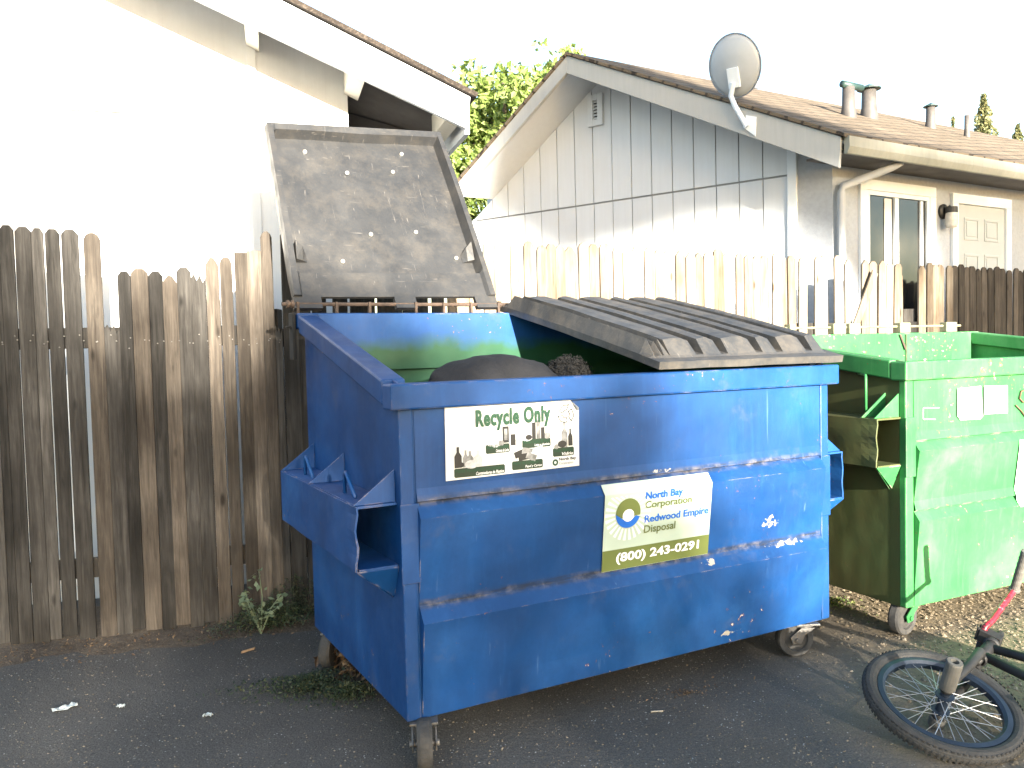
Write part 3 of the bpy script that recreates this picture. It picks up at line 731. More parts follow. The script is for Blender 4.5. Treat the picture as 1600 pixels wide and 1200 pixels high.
PK = [(-26, -5, 346, 'ear'), (-3, 9, 347.5, 'ear'), (10.5, 31, 352, 'ear'), (34, 58, 354.5, 'ear'), (60, 77, 356.5, 'ear'), (81, 102, 358, 'ear'), (106, 131, 359, 'ear'), (140, 164.5, 364, 'round'),
      (166, 189, 511, 'broken'), (190, 209, 424, 'ear'), (211, 236, 420, 'ear'), (238, 258.5, 424, 'ear'), (259.5, 281, 430, 'point'), (281.5, 302.5, 418, 'ear'), (303.5, 325, 432, 'broken'), (327, 346, 402, 'point'),
      (349, 366.5, 402, 'round'), (372, 391, 395, 'flat'), (391.5, 412, 392, 'flat'), (413.5, 429.5, 362, 'round'), (430, 441, 512, 'broken')]
for k, (xa, xb, yt, shp) in enumerate(PK):
    ym = 700
    A, B_ = at((xa + 5, ym), FA, fn), at((xb + 7, ym), FA, fn)
    t0 = at(((xa + xb) / 2, yt), FA, fn); c = (A + B_) / 2; wd = (B_ - A).length
    th = random.uniform(.014, .02)
    picket('picket', lf, V((c.x, c.y, 0)) + fn * random.uniform(-.003, .004), fd, fn, wd - .0015, th, .012 + random.uniform(0, .03), t0.z, M_woodtan if k in (7, 10, 12, 15, 16, 17, 18, 19) else M_wood, shp, lean=0)
rl = MB(); za = at((200, 511), FA - fn * .03, fn).z; zb2 = at((200, 543), FA - fn * .03, fn).z
for z0, z1 in ((zb2, za), (.30, .39)):
    q0, q1 = FA + fd * -.1, FB - fd * .03
    rl.hexa([q0 - fn * .012 + V((0, 0, z0)), q1 - fn * .012 + V((0, 0, z0)), q1 - fn * .05 + V((0, 0, z0)), q0 - fn * .05 + V((0, 0, z0))], [q0 - fn * .012 + V((0, 0, z1)), q1 - fn * .012 + V((0, 0, z1)), q1 - fn * .05 + V((0, 0, z1)), q0 - fn * .05 + V((0, 0, z1))])
rl.each('rail', M_wood, lf, .003, world=True)
nl = MB()
for k, (xa, xb, yt, shp) in enumerate(PK):
    for yy in (526, 533):
        c = at((random.uniform(xa + 6, xb), yy + random.uniform(-4, 12)), FA + fn * .0125, fn); nl.lathe([(0, .003), (.0035, .002), (.0035, -.004)], c, fn, 6)
nl.each('nail_head', M_steel, lf, world=True)

RA = V((-1.15, 4.137, 0)); rd = V((math.cos(R_(28)), math.sin(R_(28)), 0)); rn = V((rd.y, -rd.x, 0))
rf = empty('picket_fence', 'long sunlit picket fence with missing pickets behind the green dumpster', 'fence', RA)
GAPS = [(1263, 1277), (1298, 1313), (1331, 1339), (1419, 1434)]
s = .03; k = 0
PKW = .078
while s < 7.4 and k < 97:
    wd = PKW * random.uniform(.86, 1.06); c = RA + rd * (s + wd / 2)
    dv = c - CO; px = 800 + F * dv.dot(CR) / dv.dot(_fwd)
    gap = any(a < px < b for a, b in GAPS)
    if not gap:
        zt_ = 1.925 - .008 * max(0, s - 2.5) - .02 * (px > 1330) + random.uniform(-.02, .012) - (.06 if 1385 < px < 1420 and random.random() < .5 else 0)
        picket('picket', rf, c + rn * random.uniform(-.004, .005), rd, rn, wd - .003, .016, .02, zt_, M_woodtan if px > 1484 else M_wood if px < 700 else M_wood2, random.choice(('ear', 'round', 'round', 'point')), random.uniform(-.012, .012) + (.02 if 1330 < px < 1400 else 0))  # wood tone paints the light: pale in sun, darker at the shaded ends
        k += 1
    s += wd + random.uniform(.001, .006)
pa, pb = at((1337, 505), RA + rn * .03, rn), at((1366, 425), RA + rn * .03, rn)
lp = MB(); ax_ = (pb - pa).normalized(); sd_ = ax_.cross(rn).normalized() * .03
lp.prism([pa - ax_ * .5 - sd_, pa - ax_ * .5 + sd_, pb + sd_, pb - sd_], rn * .014); lp.build('leaning_picket', M_wood2, rf, .002, world=True)
rl = MB()
for z0, z1 in ((1.36, 1.45), (.3, .39)):
    q0, q1 = RA, RA + rd * 7.5
    rl.hexa([q0 - rn * .012 + V((0, 0, z0)), q1 - rn * .012 + V((0, 0, z0)), q1 - rn * .05 + V((0, 0, z0)), q0 - rn * .05 + V((0, 0, z0))], [q0 - rn * .012 + V((0, 0, z1)), q1 - rn * .012 + V((0, 0, z1)), q1 - rn * .05 + V((0, 0, z1)), q0 - rn * .05 + V((0, 0, z1))])
rl.each('rail', M_wood, rf, .003, world=True)
ps = MB()
for s_ in (0.0, 2.4, 4.8, 7.2):
    q0 = RA + rd * s_ - rn * .1; ps.box(q0.x - .045, q0.x + .045, q0.y - .045, q0.y + .045, 0, 1.55)
ps.each('post', M_wood, rf, .004, world=True)

# ------------------------------------------------------------------ left house
LW = V((-.95, 5.0, 0)); ld = V((math.cos(R_(16)), math.sin(R_(16)), 0)); ln = V((ld.y, -ld.x, 0))    # wall plane, ln to the viewer
lh = empty('house', 'white house with a sloping cream bargeboard behind the dark picket fence', 'house', LW)
BP = LW + ln * .42                                                   # barge plane
def lin(p, q, x): return (x, p[1] + (q[1] - p[1]) * (x - p[0]) / (q[0] - p[0]))
tL, tR = at(lin((440, 0), (733, 150), -260), BP, ln), at((735, 151), BP, ln)
bL, bR = at(lin((310, 0), (728, 200), -260), BP, ln), at((730, 201), BP, ln)
MB().prism([bL, bR, tR, tL], -ln * .035).build('barge_board', M_wtrim, lh, .003, world=True)
sl_d = (tR - tL).normalized(); upn = V((0, 0, 1)) - sl_d * sl_d.z; upn.normalize()
rs = MB(); o_ = upn * .03
rs.prism([tL + upn * .004 + ln * .03, tR + sl_d * .03 + upn * .004 + ln * .03, tR + sl_d * .03 + o_ + ln * .03, tL + o_ + ln * .03], -ln * 6.5); rs.build('roof', M_shingle, lh, world=True)
sf = MB(); dn = upn * -.05
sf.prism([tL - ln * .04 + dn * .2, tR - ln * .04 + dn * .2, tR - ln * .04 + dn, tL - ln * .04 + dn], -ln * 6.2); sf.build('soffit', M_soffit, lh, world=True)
# wall up to the soffit, end at the house corner
cR = at((551, 400), LW, ln); cL = at((-260, 400), LW, ln)
def roofz(p): u = (p - tL).dot(ld) / (tR - tL).dot(ld); return (tL + (tR - tL) * u).z - .062
wm = MB()
wm.prism([V((cL.x, cL.y, 0)), V((cR.x, cR.y, 0)), V((cR.x, cR.y, roofz(cR))), V((cL.x, cL.y, roofz(cL)))], -ln * .15)
wm.prism([V((cR.x, cR.y, 0)) - ln * .151, V((cR.x, cR.y, roofz(cR))) - ln * .151, V((cR.x, cR.y, roofz(cR))) - ln * 6, V((cR.x, cR.y, 0)) - ln * 6], -ld * .15)
wm.build('wall', M_white, lh, world=True)
bt = MB()
for px, wd in ((140, .045), (400, .05), (-120, .05)):
    c = at((px, 300), LW, ln); q0, q1 = c - ld * wd / 2, c + ld * wd / 2
    bt.prism([V((q0.x, q0.y, 0)), V((q1.x, q1.y, 0)), V((q1.x, q1.y, roofz(q1))), V((q0.x, q0.y, roofz(q0)))], ln * .018)
c0, c1 = at((100, 173), LW, ln), at((200, 177), LW, ln); 
bt.each('batten', M_white, lh, .002, world=True)
ck = MB(); ck.prism([c0 + V((0, 0, .003)), c1, c1 + V((0, 0, .004)), c0.lerp(c1, .4) + V((0, 0, .008))], ln * .019); ck.build('panel_seam', M_groove, lh, world=True)
rt = MB()                                                            # lookouts carrying the overhang
for px, wd in ((397, .07), (548, .08), (682, .07)):
    c = at((px, 140), LW, ln); z = roofz(c) + .0
    q0, q1 = c - ld * wd / 2, c + ld * wd / 2
    rt.hexa([V((q0.x, q0.y, roofz(q0) - .13)), V((q1.x, q1.y, roofz(q1) - .13)), V((q1.x, q1.y, roofz(q1) - .002)), V((q0.x, q0.y, roofz(q0) - .002))], [V((q0.x, q0.y, roofz(q0) - .13)) + ln * .38, V((q1.x, q1.y, roofz(q1) - .13)) + ln * .38, V((q1.x, q1.y, roofz(q1) - .002)) + ln * .38, V((q0.x, q0.y, roofz(q0) - .002)) + ln * .38])
rt.each('lookout', M_trim, lh, .003, world=True)
fa = MB(); e0 = tR - ln * .036                                       # eaves fascia running back along the right end
fa.prism([e0 + V((0, 0, -.02)) - ld * .03, e0 + V((0, 0, -.02)), e0 + V((0, 0, -.20)), e0 + V((0, 0, -.20)) - ld * .03], -ln * 6.2); fa.build('fascia', M_wtrim, lh, .003, world=True)
raf = MB()
for k in range(1, 6):
    off = -ln * (.15 + k * .6)
    p0 = cR + off; p1 = tR - ld * .05 - ln * .04 + off
    raf.prism([V((p0.x, p0.y, roofz(p0) - .005)), V((p1.x, p1.y, roofz(p1) - .005)), V((p1.x, p1.y, roofz(p1) - .11)), V((p0.x, p0.y, roofz(p0) - .11))], -ln * .05)
raf.each('rafter', M_soffit, lh, world=True)

# ------------------------------------------------------------------ right house
def pxdepth(px, y, dep): d_ = ray((px, y)); return CO + d_ * dep
P1, P2 = pxdepth(1231, 274, 6.8), pxdepth(751, 344, 8.8)
gd = V((P2.x - P1.x, P2.y - P1.y, 0)).normalized(); gn = V((gd.y, -gd.x, 0))          # along the gable (to the left, back), normal
if gn.y > 0: gn = -gn
GP = V((P1.x, P1.y, 0))
rh = empty('house', 'pale grey gabled house with a brown shingle roof beyond the sunlit fence', 'house', GP)
BQ = GP + gn * .45
pk_t, pk_b = at((886, 87), BQ, gn), at((885, 114), BQ, gn)
re_t, re_b = at((1314, 213), BQ, gn), at((1311, 262), BQ, gn)
le_t, le_b = at((705, 298), BQ, gn), at((708, 318), BQ, gn)
MB().prism([pk_t, re_t, re_b, pk_b], -gn * .04).build('barge_board', M_trimgrey, rh, .003, world=True)
MB().prism([pk_t, pk_b, le_b, le_t], -gn * .04).build('barge_board', M_trimgrey, rh, .003, world=True)
# eaves direction along the side wall
c_e = at((1300, 300), GP, gn); CE = V((c_e.x, c_e.y, 0))
ev = V((2.32, 1.40, 0)).normalized(); en = V((ev.y, -ev.x, 0))                          # side wall direction and normal
ez0 = re_t.z
def uvroof(o, a, b):
    me = o.data; uv = me.uv_layers.new(name='UVMap')
    for l in me.loops:
        p = WORLD[rh] @ me.vertices[l.vertex_index].co if o.parent == rh else me.vertices[l.vertex_index].co
        uv.data[l.index].uv = (p.dot(a), p.dot(b))
rtop = MB(); LEN = 16
th_ = V((0, 0, .03))
rtop.hexa([re_t + gn * .02 - (pk_t - re_t).normalized() * .03 + V((0, 0, .004)), re_t + gn * .02 + ev * LEN + V((0, 0, .004)), pk_t + gn * .02 + ev * LEN + V((0, 0, .004)), pk_t + gn * .02 + V((0, 0, .004))],
          [re_t + gn * .02 - (pk_t - re_t).normalized() * .03 + th_, re_t + gn * .02 + ev * LEN + th_, pk_t + gn * .02 + ev * LEN + th_, pk_t + gn * .02 + th_])
ro = rtop.build('roof', M_shingle, rh, world=True); uvroof(ro, ev, (pk_t - re_t).normalized())
rtop = MB()
rtop.hexa([pk_t + gn * .02 + V((0, 0, .0035)), pk_t + gn * .02 + ev * LEN + V((0, 0, .0035)), le_t + gn * .02 + ev * LEN + V((0, 0, .0035)), le_t + gn * .02 + V((0, 0, .0035))],
          [pk_t + gn * .02 + V((0, 0, .0295)), pk_t + gn * .02 + ev * LEN + V((0, 0, .0295)), le_t + gn * .02 + ev * LEN + th_, le_t + gn * .02 + th_])
ro2 = rtop.build('roof', M_shingle, rh, world=True); uvroof(ro2, ev, (pk_t - le_t).normalized())
# soffit boards under the overhangs (sit just under the roof)
def roofline(p):                                                     # underside height of roof above a point of the gable
    p = p - ev * ((p - BQ).dot(gn) / ev.dot(gn)); u = (p - pk_t).dot(gd)
    if u < 0: t_ = u / (re_t - pk_t).dot(gd); return pk_t.z + (re_t.z - pk_t.z) * t_
    t_ = u / (le_t - pk_t).dot(gd); return pk_t.z + (le_t.z - pk_t.z) * t_
so = MB(); dz = V((0, 0, -.03)); dz2 = V((0, 0, -.05))
for e_ in (le_t, re_t):
    so.hexa([pk_t + ev * .05 + dz2, e_ + ev * .05 + dz2, e_ + ev * .53 + dz2, pk_t + ev * .53 + dz2], [pk_t + ev * .05 + dz, e_ + ev * .05 + dz, e_ + ev * .53 + dz, pk_t + ev * .53 + dz])
so.build('soffit', M_wall2, rh, world=True)
# gable siding: grooved boards in two courses, over a dark backing
sR, sL = (at((1231, 300), GP, gn) - GP).dot(gd), (at((743, 350), GP, gn) - GP).dot(gd)
zf = P1.z
Q = lambda s_, z, out=0: GP + gd * s_ + gn * out + V((0, 0, z))
sd_ = MB(); bw = .205; s_ = sR; bk = MB()
pk_w = pk_t + ev * (-(pk_t - GP).dot(gn) / ev.dot(gn)); splits = sorted([sR, sL] + [(pk_w - GP).dot(gd)])
for a, b_ in zip(splits, splits[1:]):
    bk.prism([Q(a, 0, -.01), Q(b_, 0, -.01), Q(b_, roofline(Q(b_, 0)) - .055, -.01), Q(a, roofline(Q(a, 0)) - .055, -.01)], -gn * .12)
while s_ < sL:
    e_ = min(s_ + bw, sL)
    for a, b_ in ([(s_, e_)] if not (s_ < splits[1] < e_) else [(s_, splits[1] - .0005), (splits[1] + .0005, e_)]):
        lo, hi = (a + .005 if a == s_ else a), (b_ - .005 if b_ == e_ else b_)
        sd_.prism([Q(lo, 0), Q(hi, 0), Q(hi, zf - .008), Q(lo, zf - .008)], -gn * .009)
        ta, tb = roofline(Q(lo, 0)) - .052, roofline(Q(hi, 0)) - .052
        if min(ta, tb) > zf + .03: sd_.prism([Q(lo, zf + .008, .004), Q(hi, zf + .008, .004), Q(hi, tb, .004), Q(lo, ta, .004)], -gn * .013)
        elif max(ta, tb) > zf + .03: sd_.prism([Q(lo, zf + .008, .004), Q(hi, zf + .008, .004), Q(hi, max(tb, zf + .012), .004), Q(lo, max(ta, zf + .012), .004)], -gn * .013)
    s_ += bw
bk.build('wall', M_groove, rh, world=True); sd_.build('siding', M_wall2, rh, world=True)
tr = MB()
tr.prism([Q(sR - .001, 0, .02), Q(sR - .075, 0, .02), Q(sR - .075, roofline(Q(sR - .075, 0)) - .056, .02), Q(sR - .001, roofline(Q(sR, 0)) - .056, .02)], -gn * .05)
tr.prism([Q(sL + .001, 0, .02), Q(sL + .09, 0, .02), Q(sL + .09, roofline(Q(sL + .09, 0)) - .056, .02), Q(sL + .001, roofline(Q(sL, 0)) - .056, .02)], -gn * .05)
tr.each('corner_board', M_wtrim, rh, .003, world=True)
sE = (CE - GP).dot(gd)                                               # plain stretch from the siding to the house corner
pw_ = MB(); pw_.prism([Q(sR - .077, 0, -.01), Q(sE, 0, -.01), Q(sE, roofline(Q(sE, 0)) - .056, -.01), Q(sR - .077, roofline(Q(sR - .077, 0)) - .056, -.01)], -gn * .12)
pw_.build('wall', M_stucco, rh, world=True)
# side wall under the eaves
SW = Q(sE, 0, -.01); SL = 9.0
zt2 = 2.62
S = lambda a, z, out=0: SW + ev * a + en * out + V((0, 0, z))
wl = MB(); wl.prism([S(0, 0), S(SL, 0), S(SL, re_t.z + .1), S(0, re_t.z + .1)], -en * .12); wl.build('wall', M_stucco, rh, world=True)
bkw = MB(); bkw.prism([Q(sL, 0, -.2), Q(sL, 0, -.2) + ev * LEN * .9, Q(sL, le_t.z, -.2) + ev * LEN * .9, Q(sL, le_t.z, -.2)], gd * -.1); bkw.build('wall', M_wall2, rh, world=True)
# eaves fascia (gutter) and its soffit
ft0, ft1 = at((1326, 217), re_t, en), at((1600, 262), re_t, en)
fb0 = at((1320, 243), re_t, en)
fz1, fz0 = re_t.z - .0, re_t.z - max(.12, min(.2, ft0.z - fb0.z))
fs = re_t + ev * .02 - gn * .06; fs = V((re_t.x, re_t.y, 0)) + ev * .03
gt = MB(); gt.prism([fs + V((0, 0, fz0)), fs + V((0, 0, fz1)), fs + V((0, 0, fz1)) + en * .05, fs + V((0, 0, fz0 + .05)) + en * .05, fs + V((0, 0, fz0)) + en * .03], ev * (LEN - .1)); gt.build('gutter', siding('olive_cream_gutter', (.30, .295, .25), .15), rh, .004, world=True)
es = MB(); wall_d = (fs - SW).dot(en)
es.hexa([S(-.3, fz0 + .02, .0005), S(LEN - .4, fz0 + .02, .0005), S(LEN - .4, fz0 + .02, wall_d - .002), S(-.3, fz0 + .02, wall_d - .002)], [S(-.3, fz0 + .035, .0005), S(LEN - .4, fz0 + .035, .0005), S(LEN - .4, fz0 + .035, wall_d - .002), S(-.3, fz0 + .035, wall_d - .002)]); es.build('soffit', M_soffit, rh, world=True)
# window, door on the side wall
def sloc(px): v = at(px, SW, en); return (v - SW).dot(ev), v.z
def frame(m, a0, a1, z0, z1, t, out0, out1, sides='lrtb'):
    if 'l' in sides: m.prism([S(a0, z0, out0), S(a0 + t, z0, out0), S(a0 + t, z1 - t - .0005, out0), S(a0, z1 - t - .0005, out0)], en * (out1 - out0))
    if 'r' in sides: m.prism([S(a1 - t, z0, out0), S(a1, z0, out0), S(a1, z1 - t - .0005, out0), S(a1 - t, z1 - t - .0005, out0)], en * (out1 - out0))
    if 't' in sides: m.prism([S(a0, z1 - t, out0), S(a1, z1 - t, out0), S(a1, z1, out0), S(a0, z1, out0)], en * (out1 - out0))
    if 'b' in sides: m.prism([S(a0 + t + .0005, z0, out0), S(a1 - t - .0005, z0, out0), S(a1 - t - .0005, z0 + t, out0), S(a0 + t + .0005, z0 + t, out0)], en * (out1 - out0))
(wa0, wz1), (wa1, _) = sloc((1340, 279)), sloc((1458, 295)); wz0 = .35
tw = MB(); frame(tw, wa0, wa1, wz0, wz1, .085, .001, .03)
win = tw.build('window', M_wtrim, rh, .003, world=True)
mid = sloc((1397, 340))[0]
fr = MB(); i0, i1, j0, j1 = wa0 + .087, wa1 - .087, wz0 + .087, wz1 - .087
frame(fr, i0, i1, j0, j1, .035, .001, .024); fr.prism([S(mid - .025, j0 + .04, .001), S(mid + .025, j0 + .04, .001), S(mid + .025, j1 - .04, .001), S(mid - .025, j1 - .04, .001)], en * .026)
i2 = sloc((1437, 340))[0]
fr.prism([S(i2 - .018, j0 + .04, .001), S(i2 + .018, j0 + .04, .001), S(i2 + .018, j1 - .04, .001), S(i2 - .018, j1 - .04, .001)], en * .02)
WORLD[win] = WORLD[rh]
fr.build('sash', M_wtrim, win, .002, world=True)
def glass():
    t = NT('window_glass'); v = t.mapping(); t.col(t.ramp(t.noise(v, 2.5, 4), [(.35, (.010, .010, .010)), (.65, (.04, .035, .028))])); t.rough(.06); return t.set(Specular_IOR_Level=.8)
M_glass = glass()
gp = MB(); gp.prism([S(i0, j0, .002), S(i1, j0, .002), S(i1, j1, .002), S(i0, j1, .002)], en * .004); gp.build('pane', M_glass, win, world=True)
cu = MB()
a_, b_ = sloc((1380, 340))[0], sloc((1391, 340))[0]; cu.prism([S(a_, j0 + .04, .007), S(b_, j0 + .04, .007), S(b_, j1 - .05, .007), S(a_, j1 - .05, .007)], en * .006); cu.build('curtain', M_trim, win, world=True)
(da0, dz1), (da1, _) = sloc((1484.5, 302)), sloc((1576, 314))
td = MB(); frame(td, da0, da1, .1, dz1, .085, .001, .03, 'lrt')
door = td.build('door', M_wtrim, rh, .003, world=True); WORLD[door] = WORLD[rh]
dp = MB(); a0, a1 = da0 + .0865, da1 - .0865; dp.prism([S(a0, .1, .001), S(a1, .1, .001), S(a1, dz1 - .0865, .001), S(a0, dz1 - .0865, .001)], en * .008)
dw_ = a1 - a0
for (u0, u1) in ((.14, .44), (.56, .86)):
    for (z0, z1) in ((dz1 - .40, dz1 - .20), (dz1 - 1.15, dz1 - .52), (dz1 - 1.85, dz1 - 1.28)):
        frame(dp, a0 + dw_ * u0, a0 + dw_ * u1, z0, z1, .022, .0095, .016); dp.prism([S(a0 + dw_ * u0 + .035, z0 + .035, .0095), S(a0 + dw_ * u1 - .035, z0 + .035, .0095), S(a0 + dw_ * u1 - .035, z1 - .035, .0095), S(a0 + dw_ * u0 + .035, z1 - .035, .0095)], en * .005)
dp.build('door_leaf', plain('pale_door_paint', (.43, .45, .46), .5, .06, 4), door, .003, world=True)
# wall lamp
la, lz = sloc((1472, 331)); lamp = empty('wall_lamp', 'black jar shaped wall lamp between the window and the door', 'wall lamp', S(la, lz, .0))
lm_ = MB(); lm_.lathe([(0, .0), (.065, .0), (.065, .02), (.045, .035), (0, .035)], S(la, lz, .002), en, 20); lm_.tube([S(la, lz, .03), S(la, lz + .03, .08)], .022, 10); lm_.lathe([(0, .0), (.05, 0), (.052, -.05), (.0, -.05)], S(la, lz + .03, .085), (0, 0, 1), 18); lm_.build('bracket', plain('black_lamp_metal', (.02, .02, .02), .5), lamp, .003, world=True)
lg = MB(); lg.lathe([(.046, 0), (.05, -.03), (.05, -.10), (.04, -.125), (.0, -.13)], S(la, lz - .021, .085), (0, 0, 1), 18); lg.build('glass_jar', plain('frosted_glass', (.55, .52, .48), .2, .15, 30), lamp, smooth=True, world=True)
# downspout
ds = MB(); c0 = S(.03, 0, .06); zt_ = fz0 - .05
ds.tube([V((c0.x, c0.y, .05)), V((c0.x, c0.y, zt_ - .15)), V((c0.x, c0.y, zt_ - .10)) + ev * .02, S(.32, zt_ + .02, .28), S(.42, fz0 + .02, wall_d - .05)], .032, 8); ds.build('downspout', siding('grey_downspout', (.38, .39, .41)), rh, smooth=True, world=True)
# gable vent
va = [at(p, GP + gn * .03, gn) for p in ((918, 150), (941, 142), (942, 194), (919, 199))]
vs0, vs1 = (va[0] - GP).dot(gd), (va[1] - GP).dot(gd); vs0, vs1 = min(vs0, vs1), max(vs0, vs1); vz0, vz1 = va[3].z, va[0].z
vm = MB(); tt = .055
vm.prism([Q(vs0, vz0, .005), Q(vs0 + tt, vz0, .005), Q(vs0 + tt, vz1, .005), Q(vs0, vz1, .005)], gn * .035); vm.prism([Q(vs1 - tt, vz0, .005), Q(vs1, vz0, .005), Q(vs1, vz1, .005), Q(vs1 - tt, vz1, .005)], gn * .035)
vm.prism([Q(vs0 + tt, vz0, .005), Q(vs1 - tt, vz0, .005), Q(vs1 - tt, vz0 + tt, .005), Q(vs0 + tt, vz0 + tt, .005)], gn * .034); vm.prism([Q(vs0 + tt, vz1 - tt, .005), Q(vs1 - tt, vz1 - tt, .005), Q(vs1 - tt, vz1, .005), Q(vs0 + tt, vz1, .005)], gn * .034)
vent = vm.build('gable_vent', M_wall2, rh, .002, world=True); WORLD[vent] = WORLD[rh]
vb = MB(); vb.prism([Q(vs0 + tt, vz0 + tt, .005), Q(vs1 - tt, vz0 + tt, .005), Q(vs1 - tt, vz1 - tt, .005), Q(vs0 + tt, vz1 - tt, .005)], gn * .003); vb.build('screen', M_dark, vent, world=True)
vl = MB(); nl_ = 6
for k in range(nl_):
    z = vz0 + tt + (vz1 - vz0 - 2 * tt) * (k + .15) / nl_; hgt = (vz1 - vz0 - 2 * tt) / nl_ * .62
    vl.prism([Q(vs0 + tt, z, .032), Q(vs0 + tt, z + hgt, .012), Q(vs0 + tt, z + hgt + .006, .012), Q(vs0 + tt, z + .006, .032)], gd * (vs1 - vs0 - 2 * tt))
vl.build('louvre', M_wall2, vent, world=True)
# roof pipes
rnrm = ((pk_t - re_t).cross(ev)).normalized(); rnrm = rnrm if rnrm.z > 0 else -rnrm
M_pipe = plain('roof_pipe_paint', (.075, .068, .064), .6, .25, 12); M_cap = plain('dark_green_cap', (.02, .045, .04), .5, .3, 12)
for base_px, top_y, kind_, wpx in (((1326, 182), 132, 'tee', 20), ((1358, 184), 136, 'cone', 23), ((1454, 200), 164, 'cone', 14), ((1511, 214), 177, 'plain', 8)):
    b_ = at(base_px, re_t + V((0, 0, .03)), rnrm); dep = (b_ - CO).dot(_fwd); r_ = wpx / 2 / F * dep; h_ = (base_px[1] - top_y) / F * dep
    m = MB(); m.lathe([(r_ * 1.2, -.25), (r_ * 1.15, h_ * .12), (r_, h_ * .3), (r_ * .92, h_ * .9), (0, h_ * .9)], b_, (0, 0, 1), 16)
    p_ = m.build('roof_pipe', M_pipe, rh, smooth=True, world=True); WORLD[p_] = WORLD[rh]
    if kind_ == 'cone':
        m = MB(); m.lathe([(0, h_ * 1.08), (r_ * 1.55, h_ * .93), (r_ * 1.55, h_ * .90), (0, h_ * .9)], b_, (0, 0, 1), 16); m.build('cap', M_cap, p_, world=True)
    if kind_ == 'tee':
        m = MB(); m.tube([b_ + V((0, 0, h_ * .96)) - ev * r_ * 1.5 - gn * .0, b_ + V((0, 0, h_ * .96)) + ev * r_ * 3.2], r_ * .55, 12); m.build('cap', M_cap, p_, smooth=True, world=True)

# satellite dish on the barge board
dc = at((1148, 103), BQ + gn * .05, gn); dep = (dc - CO).dot(_fwd); k_ = dep / F
dish = empty('satellite_dish', 'oval grey satellite dish on a bent mast at the roof edge', 'satellite dish', at((1168, 205), BQ + gn * .05, gn))
dn_ = (V((.55, .75, .30))).normalized()                              # it looks away, over the roof
dx_ = dn_.cross(V((0, 0, 1))).normalized(); dz_ = dx_.cross(dn_).normalized()
dm = MB(); A_, B2 = 41 * k_, 47 * k_
nr, na = 7, 40
for sgn, e_ in ((1, 0), (-1, .006)):
    bs = len(dm.v)
    for i in range(nr + 1):
        for j in range(na):
            t = 2 * math.pi * j / na; r_ = i / nr
            dm.v.append(dc + dx_ * A_ * r_ * math.cos(t) + dz_ * B2 * r_ * math.sin(t) + dn_ * (.055 * (r_ * r_ - 1) + e_))
    for i in range(nr):
        for j in range(na):
            a = bs + i * na + j; b_ = bs + i * na + (j + 1) % na; dm.f.append((a, b_, b_ + na, a + na))
for j in range(na):
    a = nr * na + j; b_ = nr * na + (j + 1) % na; o2_ = (nr + 1) * na; dm.f.append((a, b_, b_ + o2_, a + o2_))
M_dish = plain('dish_grey', (.42, .44, .47), .4, .08, 5)
dm.build('reflector', M_dish, dish, smooth=True, world=True)
rim = MB(); rim.tube([dc + dx_ * A_ * 1.01 * math.cos(2 * math.pi * j / 48) + dz_ * B2 * 1.01 * math.sin(2 * math.pi * j / 48) for j in range(49)], .0055, 6, False); rim.build('rim', plain('dish_rim', (.20, .23, .28), .5), dish, smooth=True, world=True)
bb = dc - dn_ * .07 - dz_ * .10
mk = MB(); mk.prism([bb - dx_ * .045 - dz_ * .06, bb + dx_ * .045 - dz_ * .06, bb + dx_ * .045 + dz_ * .09, bb - dx_ * .045 + dz_ * .09], dn_ * .035)
mk.build('mount', M_wtrim, dish, .004, world=True)
mp = [bb + V((0, 0, -.02)), at((1142, 150), BQ + gn * .06, gn), at((1148, 165), BQ + gn * .05, gn), at((1167, 198), BQ + gn * .03, gn)]
ms = MB(); ms.tube(mp, .02, 10); q0 = at((1172, 190), BQ + gn * .004, gn); sd2 = (re_t - pk_t).normalized()
ms.prism([q0 - sd2 * .06 - V((0, 0, .06)), q0 + sd2 * .05 - V((0, 0, .10)), q0 + sd2 * .06 + V((0, 0, .05)), q0 - sd2 * .03 + V((0, 0, .04))], gn * .012); ms.build('mast', M_wtrim, dish, world=True)
ar = MB(); a0 = dc - dz_ * B2 * .95; a1_ = dc - dz_ * B2 * .75 + dn_ * .42; ar.tube([a0, a1_], .014, 8); ar.lathe([(0, -.05), (.03, -.05), (.035, .03), (0, .05)], a1_, dn_, 12); ar.build('feed_arm', M_wtrim, dish, smooth=True, world=True)

